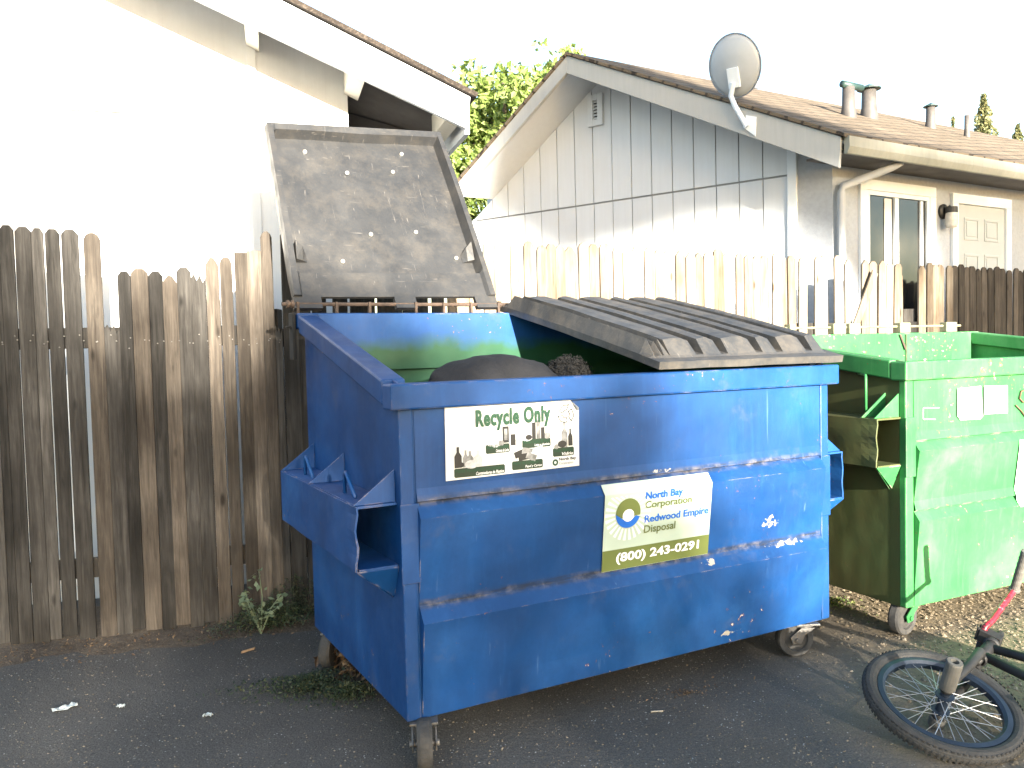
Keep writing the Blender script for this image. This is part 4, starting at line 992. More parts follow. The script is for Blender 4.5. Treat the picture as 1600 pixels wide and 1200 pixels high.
# ------------------------------------------------------------------ trees
def leaf_cloud(m, n, place, size, rng):
    for _ in range(n):
        p = place(rng)
        if p is None: continue
        a = V((rng.gauss(0, 1), rng.gauss(0, 1), rng.gauss(0, 1) - .3)).normalized(); b = a.orthogonal().normalized()
        b = (Matrix.Rotation(rng.uniform(0, 6.28), 3, a) @ b); l = size * rng.uniform(.6, 1.25); c = a.cross(b)
        m.add([p - b * l * .5, p - c * l * .26 + a * l * .06, p + b * l * .5, p + c * l * .26 + a * l * .06], [(0, 1, 2, 3)])
def tree(name, label, base_, h, blobs, n, leaf, mat, group=None, seed=1, trunk_r=.12, limbs=True, per=1):
    rng = random.Random(seed); T = empty(name, label, 'tree', base_, 0, group)
    tm = MB(); tip = V(base_) + V((rng.uniform(-.2, .2), rng.uniform(-.2, .2), h * .85))
    tm.tube([V(base_), V(base_).lerp(tip, .35) + V((.06, .03, 0)), V(base_).lerp(tip, .7), tip], trunk_r, 9, rs=[trunk_r, trunk_r * .8, trunk_r * .5, trunk_r * .15])
    for (c, r) in blobs:
        st_ = V(base_).lerp(tip, min(.8, max(.25, (c[2] - base_[2]) / h - .25))); tm.tube([st_, st_.lerp(V(c), .55) + V((0, 0, -.05)), V(c)], trunk_r * .3, 6, rs=[trunk_r * .35, trunk_r * .22, trunk_r * .06])
    tm.build('trunk', M_bark, T, smooth=True, world=True)
    cm = MB(); vol = [r[0] * r[1] * r[2] for c, r in blobs]; tot = sum(vol)
    for (c, r), v_ in zip(blobs, vol):
        subs = [(V((rng.gauss(0, .5) * r[0], rng.gauss(0, .5) * r[1], rng.gauss(0, .5) * r[2])), rng.uniform(.25, .5)) for _ in range(14)]
        def place(rg):
            o, q = rg.choice(subs); u = V((rg.gauss(0, 1), rg.gauss(0, 1), rg.gauss(0, 1))).normalized() * rg.random() ** .45
            return V(c) + o + V((u.x * r[0] * q, u.y * r[1] * q, u.z * r[2] * q))
        leaf_cloud(cm, int(n * v_ / tot), place, leaf, rng)
    cm.build('crown', mat, T, world=True, fix=False); return T
def wp(px, y, dep): return tuple(CO + ray((px, y)) * dep)
bl = []
for (px, y, r) in ((745, 235, .85), (705, 270, .85), (785, 190, .85), (835, 150, .75), (765, 165, .55), (865, 140, .6), (730, 195, .5), (820, 250, 1.0), (745, 320, 1.0), (868, 112, .35), (895, 120, .3), (690, 350, .9), (800, 140, .45)):
    bl.append((wp(px, y, 14.5), (r, r, r)))
tree('tree', 'bright sunlit leafy tree rising between the two houses', (wp(800, 300, 14.5)[0], 14.5, 0), 6.8, bl, 15000, .15, M_leaf, seed=4, trunk_r=.16)
def conifer(px, ytop, ybot, wpx, dep, label, seed, n):
    x, y, z1 = wp(px, ytop, dep); rng = random.Random(seed); T = empty('conifer', label, 'tree', (x, y, 0), 0, 'conifers beyond the shingle roof')
    z0 = wp(px, ybot, dep)[2] - 3; wd = wpx / 2 / F * dep
    MB().tube([(x, y, 0), (x, y, z1 * .9)], .2, 7, rs=[.25, .04]).build('trunk', M_bark, T, world=True)
    cm = MB()
    def place(rg):
        v = rg.random() ** .8; a = rg.uniform(0, 6.28); lob = .78 + .22 * math.sin(v * 31 + seed + 2 * math.sin(a * 2)); rr = wd * lob * min(1, (1 - v) * 2.4 + .12) * rg.random() ** .5
        return V((x + rr * math.cos(a), y + rr * math.sin(a), z0 + (z1 - z0) * v))
    leaf_cloud(cm, n * 3, place, dep * .0055, rng); cm.build('crown', M_conif, T, world=True, fix=False)
conifer(1537, 148, 214, 42, 42, 'tallest thin conifer behind the roof beside the bare roof pipe', 3, 900)
conifer(1590, 195, 225, 30, 46, 'low sparse conifer at the right edge of the sky', 8, 350)
conifer(1489, 183, 205, 9, 46, 'tiny pointed conifer between two roof pipes', 9, 120)

# unseen trees added behind the viewer, crowns shaped to the wanted shade outlines
YP = -25.0
def proj_sun(T): s__ = (T[1] - YP) / -LDIR.y; return T[0] + LDIR.x * s__, T[2] + LDIR.z * s__
EDGE = [proj_sun(p) for p in ((-3.9, 3.9, 2.85), (-2.85, 3.9, 2.62), (-2.4, 3.8, 2.2), (-2.02, 3.87, 1.42), (-1.5, 4.0, 1.30), (-.4, 3.7, 1.50), (.1, 3.5, 1.12), (.5, 3.05, .80), (.85, 3.2, .42), (1.15, 3.4, .10), (1.45, 3.5, -.06), (1.74, 3.3, -.10))]
def edge_z(x):
    if x <= EDGE[0][0]: return EDGE[0][1] + .3
    for (xa, za), (xb, zb_) in zip(EDGE, EDGE[1:]):
        if xa <= x <= xb: return za + (zb_ - za) * (x - xa) / (xb - xa)
    return -1
def shade_tree(label, x0, x1, seed):
    rng = random.Random(seed); xc = (x0 + x1) / 2; T = empty('tree', label, 'tree', (xc, YP, 0), 0, 'unseen trees added for shade behind the viewer')
    MB().tube([(xc, YP, 0), (xc + .1, YP, 2), (xc, YP, 5)], .2, 8, rs=[.25, .2, .08]).build('trunk', M_bark, T, world=True)
    cm = MB()
    def place(rg):
        x = rg.uniform(x0, x1); z = rg.uniform(.4, 8.5); e = edge_z(x)
        soft = .12 if x < 10.4 else .30
        f_ = 1 if z < e - soft else (0 if z > e + soft * 1.2 else (e + soft * 1.2 - z) / (2.2 * soft))
        if rg.random() > f_: return None
        return V((x, YP + rg.uniform(-.5, .5), z))
    leaf_cloud(cm, int(1500 * (x1 - x0)), place, .34, rng); cm.build('crown', M_shade, T, world=True, fix=False)
X0 = EDGE[0][0]
shade_tree('unseen broad dense tree added for shade, farthest from the sunlit gap', X0 - 5, X0 + .6, 21)
shade_tree('unseen broad dense tree added for shade, between two other broad trees', X0 + .5, X0 + 2.9, 22)
shade_tree('unseen broad dense tree added for shade, next to the sunlit gap', X0 + 2.8, EDGE[-1][0] + .15, 23)
GSH = [(905, 68), (1100, 115), (1318, 205), (1310, 258), (1235, 262), (1180, 275), (1100, 305), (1000, 345), (930, 350), (850, 305), (782, 252), (805, 190), (850, 115)]  # wanted gable shade; an unseen added crown is shaped to it
def inpoly(x, y, P):
    c = False
    for (xa, ya), (xb, yb) in zip(P, P[1:] + P[:1]):
        if (ya > y) != (yb > y) and x < (xb - xa) * (y - ya) / (yb - ya) + xa: c = not c
    return c
GC = proj_sun(at((1060, 220), GP, gn))
T = empty('tree', 'unseen tall thin trunked tree with a high crown shaped to shade the gable', 'tree', (GC[0] + 2.2, YP, 0), 0, 'unseen trees added for shade behind the viewer')
tm = MB(); tm.tube([(GC[0] + 2.2, YP, 0), (GC[0] + 2.0, YP, 4), (GC[0] + 1.2, YP, 7.6), (GC[0], YP, GC[1] + .2)], .12, 8, rs=[.15, .12, .09, .03])
for k in range(7):
    e_ = (GC[0] - 1.6 + k * .55, YP + (-1) ** k * .3, GC[1] + .5 * math.sin(k * 1.7)); tm.tube([(GC[0] + 1.2, YP, 7.6), ((GC[0] + 1.2 + e_[0]) / 2, YP, GC[1] - .2), e_], .04, 6, rs=[.06, .04, .01])
tm.build('trunk', M_bark, T, smooth=True, world=True)
def gplace(rg):
    for _ in range(60):
        x, y = rg.uniform(765, 1330), rg.uniform(55, 390)
        if inpoly(x, y, GSH): break
    q = proj_sun(at((x, y), GP + gn * .2, gn)); return V((q[0] + rg.gauss(0, .05), YP + rg.uniform(-.5, .5), q[1] + rg.gauss(0, .05)))
cm = MB(); leaf_cloud(cm, 3000, gplace, .3, random.Random(8)); cm.build('crown', M_shade, T, world=True, fix=False)
SHP = [([(1395, 246), (1505, 262), (1505, 292), (1395, 272)], V((re_t.x, re_t.y, 0)) + en * .03, en, 1), ([(1325, 270), (1480, 290), (1640, 310), (1640, 440), (1500, 430), (1470, 372), (1440, 350), (1325, 325)], SW, en, 3), ([(1490, 395), (1660, 410), (1660, 560), (1490, 545)], RA, rn, 3)]  # wanted shade patches that shape the unseen bushy tree's crown
RC_ = proj_sun(at((1560, 480), RA, rn))
T = empty('tree', 'unseen bushy tree with its crown shaped for shade on the far side of the sunlit gap', 'tree', (RC_[0] + .8, YP, 0), 0, 'unseen trees added for shade behind the viewer')
tm = MB(); tm.tube([(RC_[0] + .8, YP, 0), (RC_[0] + .7, YP, 4), (RC_[0] + .4, YP, 7.5)], .2, 8, rs=[.25, .18, .05]); tm.build('trunk', M_bark, T, smooth=True, world=True)
def rplace(rg):
    P_, o_, n_, w_ = rg.choices(SHP, [q[3] for q in SHP])[0]; xs = [q[0] for q in P_]; ys = [q[1] for q in P_]
    for _ in range(60):
        x, y = rg.uniform(min(xs), max(xs)), rg.uniform(min(ys), max(ys))
        if inpoly(x, y, P_): break
    q = proj_sun(at((x, y), o_, n_)); return V((q[0] + rg.gauss(0, .06), YP + rg.uniform(-.5, .5), q[1] + rg.gauss(0, .06)))
cm = MB(); leaf_cloud(cm, 3600, rplace, .28, random.Random(9))
leaf_cloud(cm, 1500, lambda rg: V((RC_[0] + 1.6 + rg.gauss(0, .5), YP + rg.uniform(-.6, .6), rg.uniform(3.5, 8.5))), .34, random.Random(10)); cm.build('crown', M_shade, T, world=True, fix=False)

# ------------------------------------------------------------------ person in the dumpster
def skin_body(name, verts, edges, radii, mat, parent, root=0, sub=2):
    me = bpy.data.meshes.new(name); me.from_pydata([tuple(v) for v in verts], edges, []); o = bpy.data.objects.new(name, me); COL.objects.link(o); o.parent = parent
    md = o.modifiers.new('skin', 'SKIN'); md.use_smooth_shade = True; md.branch_smoothing = .4
    for i, r in enumerate(radii): me.skin_vertices[0].data[i].radius = (r, r) if not isinstance(r, tuple) else r; me.skin_vertices[0].data[i].use_root = (i == root)
    sb = o.modifiers.new('sub', 'SUBSURF'); sb.levels = sub; sb.render_levels = sub
    me.materials.append(mat); return o
px0, py0 = .0, .50
per = empty('person', 'person in a dark jacket bent over inside the blue dumpster', 'person', bpt((.36, .50, BZ + .012)), BYAW)
zf0 = BZ + .012
def pl_(x, y, z): return V((x - .36, y - .50, z - zf0))
M_skin = plain('skin', (.30, .17, .11), .5, .08); M_jacket = plain('charcoal_jacket', (.007, .0075, .0105), .85, .3, 7, .6); M_jeans = plain('dark_trousers', (.02, .024, .035), .85, .25, 30, .3); M_hair = plain('dark_curly_hair', (.009, .0085, .0085), .7, .35, 50, .4)
bv, be, br = [], [], []
def jv(p, r, to=None):
    bv.append(pl_(*p)); br.append(r)
    if to is not None: be.append((to, len(bv) - 1))
    return len(bv) - 1
pel = jv((.37, .50, 1.03), .125)
sp1 = jv((.52, .50, 1.12), .115, pel); sp2 = jv((.68, .50, 1.145), .12, sp1); sp3 = jv((.80, .50, 1.13), .10, sp2); nk = jv((.875, .50, 1.115), .052, sp3)
hd = jv((.915, .50, 1.135), .075, nk); hd2 = jv((.965, .50, 1.165), .085, hd); hd3 = jv((.995, .50, 1.13), .07, hd2); ch = jv((.985, .50, 1.06), .045, hd3)
for s__ in (-1, 1):
    h1 = jv((.38, .50 + s__ * .10, .97), .095, pel); k1 = jv((.47, .50 + s__ * .12, .60), .06, h1); a1 = jv((.37, .50 + s__ * .12, .26), .042, k1); f1 = jv((.40, .50 + s__ * .12, .195), .04, a1); f2 = jv((.55, .50 + s__ * .13, .185), .028, f1)
    s1 = jv((.80, .50 + s__ * .17, 1.10), .06, sp3); e1_ = jv((.86, .50 + s__ * .20, .83), .042, s1); w1 = jv((.98, .50 + s__ * .15, .62), .028, e1_); h_ = jv((1.02, .50 + s__ * .14, .55), .03, w1)
    for q in range(4): 
        off = (q - 1.5) * .021; ln_ = (.075, .085, .08, .06)[q]
        m1_ = jv((1.03, .50 + s__ * .14 + off, .515), .009, h_); m2_ = jv((1.045, .50 + s__ * .14 + off, .515 - ln_ * .5), .0085, m1_); jv((1.035, .50 + s__ * .14 + off, .515 - ln_), .0075, m2_)
    t1 = jv((1.0, .50 + s__ * .105, .545), .010, h_); jv((1.0, .50 + s__ * .085, .515), .009, t1)
body = skin_body('body', bv, be, br, M_skin, per)
fm = MB()                                                            # face: nose, ears, eyes
fm.lathe([(0, .0), (.012, .004), (.016, .02), (.012, .035)], pl_(1.075, .50, 1.10), (-1, 0, .1), 8)
for s__ in (-1, 1): fm.lathe([(0, -.008), (.022, -.006), (.028, .0), (.018, .006)], pl_(.955, .50 + s__ * .085, 1.13), (0, s__, 0), 10)
fm.build('face_feature', M_skin, body, smooth=True)
jkv, jke, jkr = [], [], []
def j2(p, r, to=None):
    jkv.append(pl_(*p)); jkr.append(r)
    if to is not None: jke.append((to, len(jkv) - 1))
    return len(jkv) - 1
a = j2((.345, .50, 1.06), (.165, .19)); b = j2((.45, .50, 1.115), (.155, .20)); c = j2((.58, .50, 1.145), (.145, .20)) ; d_ = j2((.70, .50, 1.150), (.145, .21)); e = j2((.80, .50, 1.135), (.135, .19)); n2 = j2((.875, .50, 1.125), .108)
jke += [(a, b), (b, c), (c, d_), (d_, e), (e, n2)]
for s__ in (-1, 1):
    s1 = j2((.80, .50 + s__ * .17, 1.10), .085, e); e1_ = j2((.86, .50 + s__ * .205, .83), .062, s1); j2((.97, .50 + s__ * .152, .64), .045, e1_)
for q_ in jkv[1:5]: q_.z -= .015
jk = skin_body('jacket', jkv, jke, jkr, M_jacket, per, 0, 3)
tx = bpy.data.textures.new('folds', 'CLOUDS'); tx.noise_scale = .11; tx.noise_depth = 2
dm_ = jk.modifiers.new('folds', 'DISPLACE'); dm_.texture = tx; dm_.strength = .035; dm_.mid_level = .6; dm_.texture_coords = 'LOCAL'
tv, te, trr = [], [], []
def j3(p, r, to=None):
    tv.append(pl_(*p)); trr.append(r)
    if to is not None: te.append((to, len(tv) - 1))
    return len(tv) - 1
a = j3((.365, .50, 1.01), .145)
for s__ in (-1, 1):
    h1 = j3((.38, .50 + s__ * .10, .95), .11, a); k1 = j3((.47, .50 + s__ * .12, .60), .078, h1); j3((.375, .50 + s__ * .12, .25), .06, k1)
skin_body('trousers', tv, te, trr, M_jeans, per)
hm = MB(); rng = random.Random(3)
hc = pl_(.940, .50, 1.165)
for _ in range(2600):
    u = V((rng.gauss(0, 1), rng.gauss(0, 1), rng.gauss(0, 1))).normalized()
    if u.z < -.35 and u.x > .0: continue
    r_ = rng.gauss(.97, .06); p = hc + V((u.x * .112, u.y * .105, u.z * .118)) * r_
    # one loose curl
    ax1 = V((rng.gauss(0, 1), rng.gauss(0, 1), rng.gauss(0, 1))).normalized(); b1_ = ax1.orthogonal().normalized(); c1_ = ax1.cross(b1_); cr = rng.uniform(.003, .007)
    hm.tube([p + (b1_ * math.cos(t * .95) + c1_ * math.sin(t * .95)) * cr + ax1 * (t - 3) * .0015 for t in range(7)], .0015, 3, False)
hm.lathe([(0, -.10), (.06, -.09), (.095, -.03), (.098, .03), (.06, .085), (0, .105)], hc, (0, 0, 1), 18)
hm.build('hair', M_hair, per, smooth=True)

# ------------------------------------------------------------------ bicycle lying on its side
HC = V((1.4244, 2.7879, .0984)); bn = V((.066, -.3418, .9374)).normalized()
u_ = (V((1.66901189, 3.00547153, .16049784)) - HC).normalized(); u_ = (u_ - bn * u_.dot(bn)).normalized(); rr_ = u_.cross(bn).normalized()
if rr_.x < 0: rr_ = -rr_
phi = R_(14.5); r2 = rr_ * math.cos(phi) + bn * math.sin(phi); n2_ = bn * math.cos(phi) - rr_ * math.sin(phi)   # frame plane, front wheel turned a little
bike = empty('bicycle', 'small black bicycle lying on its side with a fat peg on its front axle', 'bicycle', (HC.x, HC.y, 0))
M_bk = plain('black_frame_paint', (.022, .021, .021), .6, .3, 20); M_tyre = plain('black_tyre', (.035, .034, .033), .8, .3, 40, .3); M_rimb = plain('blue_black_rim', (.012, .02, .035), .4, .3, 20); M_spoke = plain('steel_spoke', (.42, .42, .42), .3, .1, 20, 0, .7); M_grip = plain('grey_rubber_grip', (.10, .095, .085), .7, .2, 30, .2)
def redbar():
    t = NT('red_black_bar'); v = t.mapping(); n_ = t.noise(v, 45, 4, .7); t.col(t.ramp(n_, [(.38, (.02, .015, .016)), (.45, (.30, .015, .03)), (.62, (.42, .03, .05)), (.70, (.6, .5, .5))])); t.rough(.35); return t.m
def bike_wheel(c, nrm, Ro=.255, fat=.0255, name='wheel'):
    nrm = nrm.normalized(); e1_ = nrm.orthogonal().normalized(); e2_ = nrm.cross(e1_)
    rm = MB(); Ri = Ro - 2 * fat
    rm.lathe([(Ri + .004, -.016), (Ri + .004, .016), (Ri - .012, .018), (Ri - .022, .010), (Ri - .022, -.010), (Ri - .012, -.018)], c, nrm, 56, True)
    rm.lathe([(0, -.045), (.016, -.045), (.016, -.035), (.03, -.034), (.03, -.029), (.017, -.028), (.017, .028), (.03, .029), (.03, .034), (.016, .035), (.016, .045), (0, .045)], c, nrm, 20)
    wo = rm.build(name, M_rimb, bike, world=True); WORLD[wo] = WORLD[bike]
    tm_ = MB(); rc = Ro - fat; nseg = 72
    prof = [(rc + fat * 1.0 * math.cos(t), fat * .98 * math.sin(t)) for t in [2 * math.pi * k / 14 for k in range(14)]]
    tm_.lathe(prof, c, nrm, nseg, True)
    for k in range(90):                                              # tread blocks
        t = 2 * math.pi * k / 90; ra = e1_ * math.cos(t) + e2_ * math.sin(t); ta = nrm.cross(ra)
        for off in (-.017, 0, .017):
            q = c + ra * (rc + math.sqrt(max(0, fat * fat - off * off)) - .0005) + nrm * off
            tm_.hexa([q - ta * .005 - nrm * .006, q + ta * .005 - nrm * .006, q + ta * .005 + nrm * .006, q - ta * .005 + nrm * .006], [p + ra * .0014 for p in (q - ta * .004 - nrm * .005, q + ta * .004 - nrm * .005, q + ta * .004 + nrm * .005, q - ta * .004 + nrm * .005)])
    tm_.build('tyre', M_tyre, wo, smooth=False, world=True)
    sm_ = MB()
    for k in range(36):
        t = 2 * math.pi * k / 36; sd = 1 if k % 2 else -1; hubt = t + (.9 if (k // 2) % 2 else -.9)
        sm_.tube([c + (e1_ * math.cos(hubt) + e2_ * math.sin(hubt)) * .026 + nrm * sd * .031, c + (e1_ * math.cos(t) + e2_ * math.sin(t)) * (Ri - .02) + nrm * sd * .003], .0013, 5)
    sm_.build('spoke', M_spoke, wo, world=True); return wo
bike_wheel(HC, bn)
tr_ = u_ * .276 + r2 * .961; RC = HC + tr_ * .93
bike_wheel(RC, n2_)
crown = HC + u_ * .31
fk = MB()
for sd in (-1, 1):
    fk.tube([HC + bn * sd * .056 - u_ * .012, HC + bn * sd * .056 + u_ * .06, HC + bn * sd * .052 + u_ * .2 + rr_ * .004, crown + bn * sd * .045, crown + u_ * .02 + bn * sd * .02], .014, 10, rs=[.012, .013, .016, .018, .018])
    fk.lathe([(0, -.005), (.02, -.005), (.02, .005), (0, .005)], HC + bn * sd * .057, bn, 12)
fk.tube([crown - u_ * .005, crown + u_ * .24], .0145, 12)
fk.build('fork', M_bk, bike, smooth=True, world=True)
for sd in (-1, 1):
    pg = MB(); L0, L1 = (.062, .175) if sd > 0 else (.062, .10)
    pg.lathe([(.010, L0), (.024, L0), (.026, L0 + .006), (.026, L1 - .006), (.024, L1), (.013, L1), (.012, L1 - .03), (0, L1 - .03)], HC, bn * sd, 20); pg.build('peg', M_grip, bike, smooth=False, world=True)
htb = MB(); htb.tube([crown + u_ * .022, crown + u_ * .14], .022, 14); htb.lathe([(.022, 0), (.027, .002), (.027, .012), (.022, .014)], crown + u_ * .018, u_, 16); htb.lathe([(.022, 0), (.028, .002), (.028, .014), (.022, .016)], crown + u_ * .138, u_, 16)
BBk = HC + tr_ * .56 + u_ * .015 + r2 * .0; ST = BBk + u_ * .26 + r2 * .06
htb.tube([crown + u_ * .05 + r2 * .015, BBk], .018, 10); htb.tube([crown + u_ * .12 + r2 * .015, ST], .0165, 10); htb.tube([BBk, ST + u_ * .04], .0155, 10)
for sd in (-1, 1):
    htb.tube([BBk + n2_ * sd * .035, RC + n2_ * sd * .055], .010, 8); htb.tube([ST - u_ * .02 + n2_ * sd * .012, RC + n2_ * sd * .055], .009, 8)
htb.lathe([(.02, -.036), (.024, -.036), (.024, .036), (.02, .036)], BBk, n2_, 14)
htb.build('frame', M_bk, bike, smooth=True, world=True)
SS = crown + u_ * .185
stm = MB(); stm.tube([crown + u_ * .155, SS + u_ * .02], .019, 12); stm.hexa([SS - u_ * .02 - rr_ * .055 - bn * .024, SS - u_ * .02 + rr_ * .02 - bn * .024, SS - u_ * .02 + rr_ * .02 + bn * .024, SS - u_ * .02 - rr_ * .055 + bn * .024], [SS + u_ * .02 - rr_ * .055 - bn * .024, SS + u_ * .02 + rr_ * .02 - bn * .024, SS + u_ * .02 + rr_ * .02 + bn * .024, SS + u_ * .02 - rr_ * .055 + bn * .024])
for o1_, o2_ in ((-.06, -.012), (-.06, .012)): stm.lathe([(0, -.028), (.006, -.028), (.006, .028), (0, .028)], SS + rr_ * o1_ + u_ * o2_, bn, 8)
stm.build('stem', M_bk, bike, .003, world=True)
CB = SS - rr_ * .045
bnd = at((1585, 921), CB, rr_); gtip = at((1603, 861), CB, rr_)
hbm = MB(); hbm.tube([CB - bn * .03, CB + bn * .03, CB.lerp(bnd, .3), CB.lerp(bnd, .85), bnd, bnd.lerp(gtip, .3)], .0115, 12); hbm.build('handlebar', redbar(), bike, smooth=True, world=True, label='upper half of the handlebar in scuffed red')
hbl = MB(); hbl.tube([CB - bn * .031, CB - bn * .08 + u_ * .01, CB - bn * .13 + u_ * .03], .0115, 10); hbl.build('handlebar', M_bk, bike, smooth=True, world=True)
grp = MB(); ga = (gtip - bnd).normalized(); Lg = (gtip - bnd).length
grp.lathe([(.0125, -.005), (.021, -.004), (.021, .004), (.016, .007)] + [(.0165 if k % 2 else .0175, .01 + (Lg - .02) * k / 12) for k in range(13)] + [(.016, Lg), (.009, Lg + .002), (.008, Lg - .02), (0, Lg - .02)], bnd, ga, 18); grp.build('grip', M_grip, bike, smooth=False, world=True)
sdl = MB(); sp_ = ST + u_ * .10; sdl.tube([ST, sp_], .0125, 10)
sdl.build('seat_post', M_steel, bike, smooth=True, world=True)
sd3 = MB(); sd3.grid(lambda a, b_: sp_ + tr_ * ((a - .45) * .24) + n2_ * ((b_ - .5) * (.03 + .12 * a)) + u_ * (.02 - .05 * (abs(b_ - .5) * 2) ** 2), 10, 8); so_ = sd3.build('saddle', M_tyre, bike, smooth=True, world=True); md = so_.modifiers.new('solid', 'SOLIDIFY'); md.thickness = .02
crk = MB(); ca_ = (tr_ * .6 - u_ * .8).normalized()
for sd in (-1, 1):
    crk.tube([BBk + n2_ * sd * .05, BBk + n2_ * sd * .06 + ca_ * sd * .165], .010, 8); q = BBk + n2_ * sd * .09 + ca_ * sd * .165
    crk.hexa([q - tr_ * .045 - n2_ * .04 - u_ * .008, q + tr_ * .045 - n2_ * .04 - u_ * .008, q + tr_ * .045 + n2_ * .04 - u_ * .008, q - tr_ * .045 + n2_ * .04 - u_ * .008], [q - tr_ * .045 - n2_ * .04 + u_ * .008, q + tr_ * .045 - n2_ * .04 + u_ * .008, q + tr_ * .045 + n2_ * .04 + u_ * .008, q - tr_ * .045 + n2_ * .04 + u_ * .008])
crk.lathe([(.022, .04), (.075, .04), (.08, .043), (.075, .046), (.022, .046)], BBk, n2_, 28); crk.build('crankset', M_bk, bike, world=True)
rl_ = MB(); rl_.lathe([(0, -.006), (.008, -.004), (.008, .004), (0, .006)], HC + (V((.62, -.74, -.3)) * .0) - u_ * .02 - bn * .058 - rr_ * .0, bn, 10)

# ------------------------------------------------------------------ small ground things
rng = random.Random(17)
def scatter_leaves(name, label, n, place, size, mat, kind='stuff', flat=True):
    m = MB()
    for _ in range(n):
        p = place(rng)
        a = V((rng.gauss(0, .5), rng.gauss(0, .5), 1)).normalized() if flat else V((rng.gauss(0, 1), rng.gauss(0, 1), rng.gauss(0, .7) + .6)).normalized()
        b = Matrix.Rotation(rng.uniform(0, 6.28), 3, a) @ a.orthogonal().normalized(); c = a.cross(b); l = size * rng.uniform(.5, 1.3)
        m.add([p - b * l * .5, p - c * l * .22 + a * l * .12, p + b * l * .5 + a * l * .1, p + c * l * .22 + a * l * .12], [(0, 1, 2), (0, 2, 3)])
    return tag(m.build(name, mat, fix=False), label, None, None, kind)
def patch(cx_px, rx, ry, h, rot=0, z0=0):
    c = gnd(cx_px)
    def f_(rg):
        t, r_ = rg.uniform(0, 6.28), min(1.3, abs(rg.gauss(0, .5))); k = 1 + .3 * math.sin(3 * t + c.x * 9); x, y = rx * r_ * k * math.cos(t), ry * r_ * k * math.sin(t)
        return V((c.x + x * math.cos(rot) - y * math.sin(rot), c.y + x * math.sin(rot) + y * math.cos(rot), .004 + z0 + h * rg.random() * max(.1, 1 - r_ * .7)))
    return f_
w_patches = [patch((425, 985), .30, .10, .13, .3, .02), patch((485, 1075), .26, .17, .05, .2), patch((462, 968), .20, .1, .22, .3, .02), patch((545, 1090), .16, .10, .06, .3)]
scatter_leaves('weeds', 'low dark green weeds spreading over the ground beside the blue dumpster', 9000, lambda rg: rg.choices(w_patches, (5, 5, 4, 2))[0](rg), .015, M_weed, flat=False)
gp_ = patch((1305, 945), .12, .22, .03, .5); scatter_leaves('grass', 'small sunlit green weeds between the two dumpsters', 260, gp_, .018, leafmat('sunlit_weed', (.06, .10, .02), (.12, .16, .04), (.2, .22, .08)), flat=False)
def along_fence(rg):
    t = rg.random(); p = FA + fd * (t * 2.6) + fn * (abs(rg.gauss(0, .13)) + .02); return V((p.x, p.y, .012 + .02 * rg.random()))
scatter_leaves('dry_leaves', 'dry brown leaves and stalks along the foot of the dark fence', 700, along_fence, .017, M_dry)
hp = patch((560, 1050), .13, .16, .13, .5); scatter_leaves('dry_leaves', 'heap of dry tan leaves caught under the blue dumpster', 420, hp, .045, M_dry, flat=False)
lp_ = patch((1075, 1085), .22, .09, .004, .2); scatter_leaves('dry_leaves', 'scatter of orange brown leaf crumbs in front of the blue dumpster', 160, lp_, .012, M_dry)
def peb(m, p, r):
    vs = [V((rng.uniform(.7, 1.2) * x, rng.uniform(.7, 1.2) * y, rng.uniform(.5, .9) * z)) * r + p for x, y, z in ((1, 0, 0), (0, 1, 0), (-1, 0, 0), (0, -1, 0), (0, 0, 1), (0, 0, -1))]
    m.add(vs, [(0, 1, 4), (1, 2, 4), (2, 3, 4), (3, 0, 4), (1, 0, 5), (2, 1, 5), (3, 2, 5), (0, 3, 5)])
pm = MB()
for _ in range(24000):
    x, y = rng.uniform(1.2, 4.2), rng.uniform(2.5, 5.6)
    if rng.random() > min(1, max(0.02, (x - 1.25) / .6)): continue
    peb(pm, V((x, y, .002)), .003 + .008 * rng.random() ** 3)
for _ in range(4000):
    p = gnd((rng.uniform(-50, 1400), rng.uniform(1000, 1230))); peb(pm, V((p.x, p.y, .001)), .0018 + .003 * rng.random() ** 3)
tag(pm.build('gravel', M_pebble, fix=False), 'loose tan gravel strewn over the sunlit ground by the green dumpster', kind='stuff')
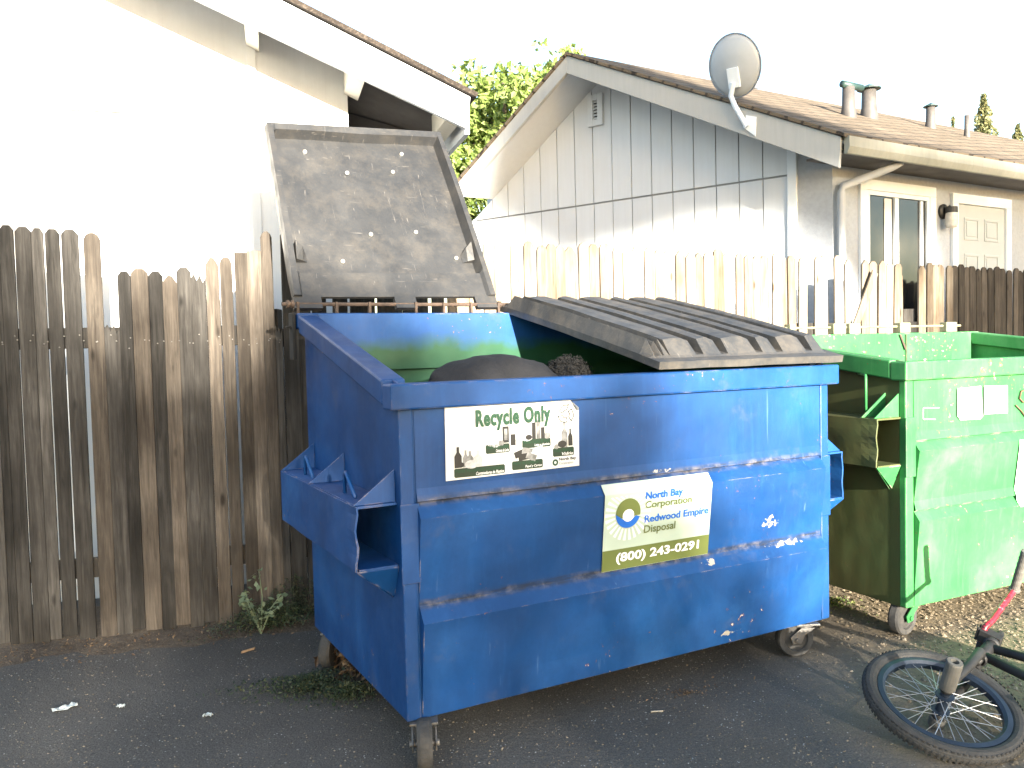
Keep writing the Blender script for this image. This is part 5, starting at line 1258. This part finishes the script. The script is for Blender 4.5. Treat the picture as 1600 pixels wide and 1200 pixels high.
# pale tall weed against the fence
wc = gnd((408, 990)); wd_ = empty('weed', 'tall pale leafed weed growing at the foot of the dark fence', 'weed', wc)
stm_, lv = MB(), MB()
for k in range(7):
    ang = rng.uniform(-1.2, 4.2); h_ = rng.uniform(.13, .27) if k else .30; tip = wc + V((math.cos(ang) * .10 * (k > 0), math.sin(ang) * .05, h_)); mid_ = wc.lerp(tip, .5) + V((rng.uniform(-.02, .02), 0, .03))
    stm_.tube([wc, mid_, tip], .003, 5, rs=[.004, .003, .0015])
    for q in range(13):
        t = .25 + .75 * rng.random(); p = (wc.lerp(mid_, t * 2) if t < .5 else mid_.lerp(tip, t * 2 - 1)) + V((rng.gauss(0, .014), rng.gauss(0, .014), rng.gauss(0, .006)))
        a = V((rng.gauss(0, .7), -.4 + rng.gauss(0, .6), .8)).normalized(); b = Matrix.Rotation(rng.uniform(0, 6.28), 3, a) @ a.orthogonal().normalized(); c = a.cross(b); l = rng.uniform(.022, .042)
        lv.add([p - b * l * .5, p - b * l * .1 - c * l * .3, p + b * l * .5, p - b * l * .1 + c * l * .3], [(0, 1, 2), (0, 2, 3)])
stm_.build('stem', M_weedpale, wd_, world=True); lv.build('foliage', M_weedpale, wd_, world=True, fix=False)
M_paper = plain('crumpled_paper', (.52, .56, .55), .7, .2, 60, .3)
def scrap(px, lx_, ly_, rot, label, parts=5):
    c = gnd(px); m = MB(); n_ = 7; hz = [[rng.uniform(.001, .014) for _ in range(4)] for _ in range(n_ + 1)]
    m.grid(lambda a, b_: c + V((math.cos(rot) * (a - .5) * lx_ - math.sin(rot) * (b_ - .5) * ly_, math.sin(rot) * (a - .5) * lx_ + math.cos(rot) * (b_ - .5) * ly_, .002 + hz[round(a * n_)][round(b_ * 3)])), n_, 3)
    o = m.build('paper_scrap', M_paper, fix=False); md = o.modifiers.new('solid', 'SOLIDIFY'); md.thickness = .0012; tag(o, label, 'litter', 'paper scraps on the asphalt')
scrap((101, 1108), .085, .035, .75, 'largest paper scrap, long and crumpled on the asphalt')
scrap((189, 1106), .03, .022, .2, 'small oval paper scrap between two other paper scraps')
scrap((325, 1120), .035, .02, -.2, 'torn paper scrap nearest to the blue dumpster')
tw_ = MB(); a_, b_ = gnd((1017, 1114)), gnd((1036, 1113)); tw_.tube([a_ + V((0, 0, .005)), b_ + V((0, 0, .005))], .003, 6); tag(tw_.build('straw', plain('pale_straw', (.35, .31, .25), .8)), 'short pale straw lying in front of the blue dumpster', 'litter')
tw_ = MB(); a_, b_ = gnd((378, 1021)), gnd((398, 1015)); tw_.hexa([a_ + V((0, -.01, .003)), b_ + V((0, -.01, .003)), b_ + V((0, .01, .003)), a_ + V((0, .01, .003))], [a_ + V((0, -.008, .012)), b_ + V((0, -.01, .012)), b_ + V((0, .008, .01)), a_ + V((0, .01, .01))]); tag(tw_.build('wood_chip', plain('tan_wood', (.30, .20, .12), .8, .3, 40)), 'tan wood chip on the asphalt in front of the weeds', 'litter')
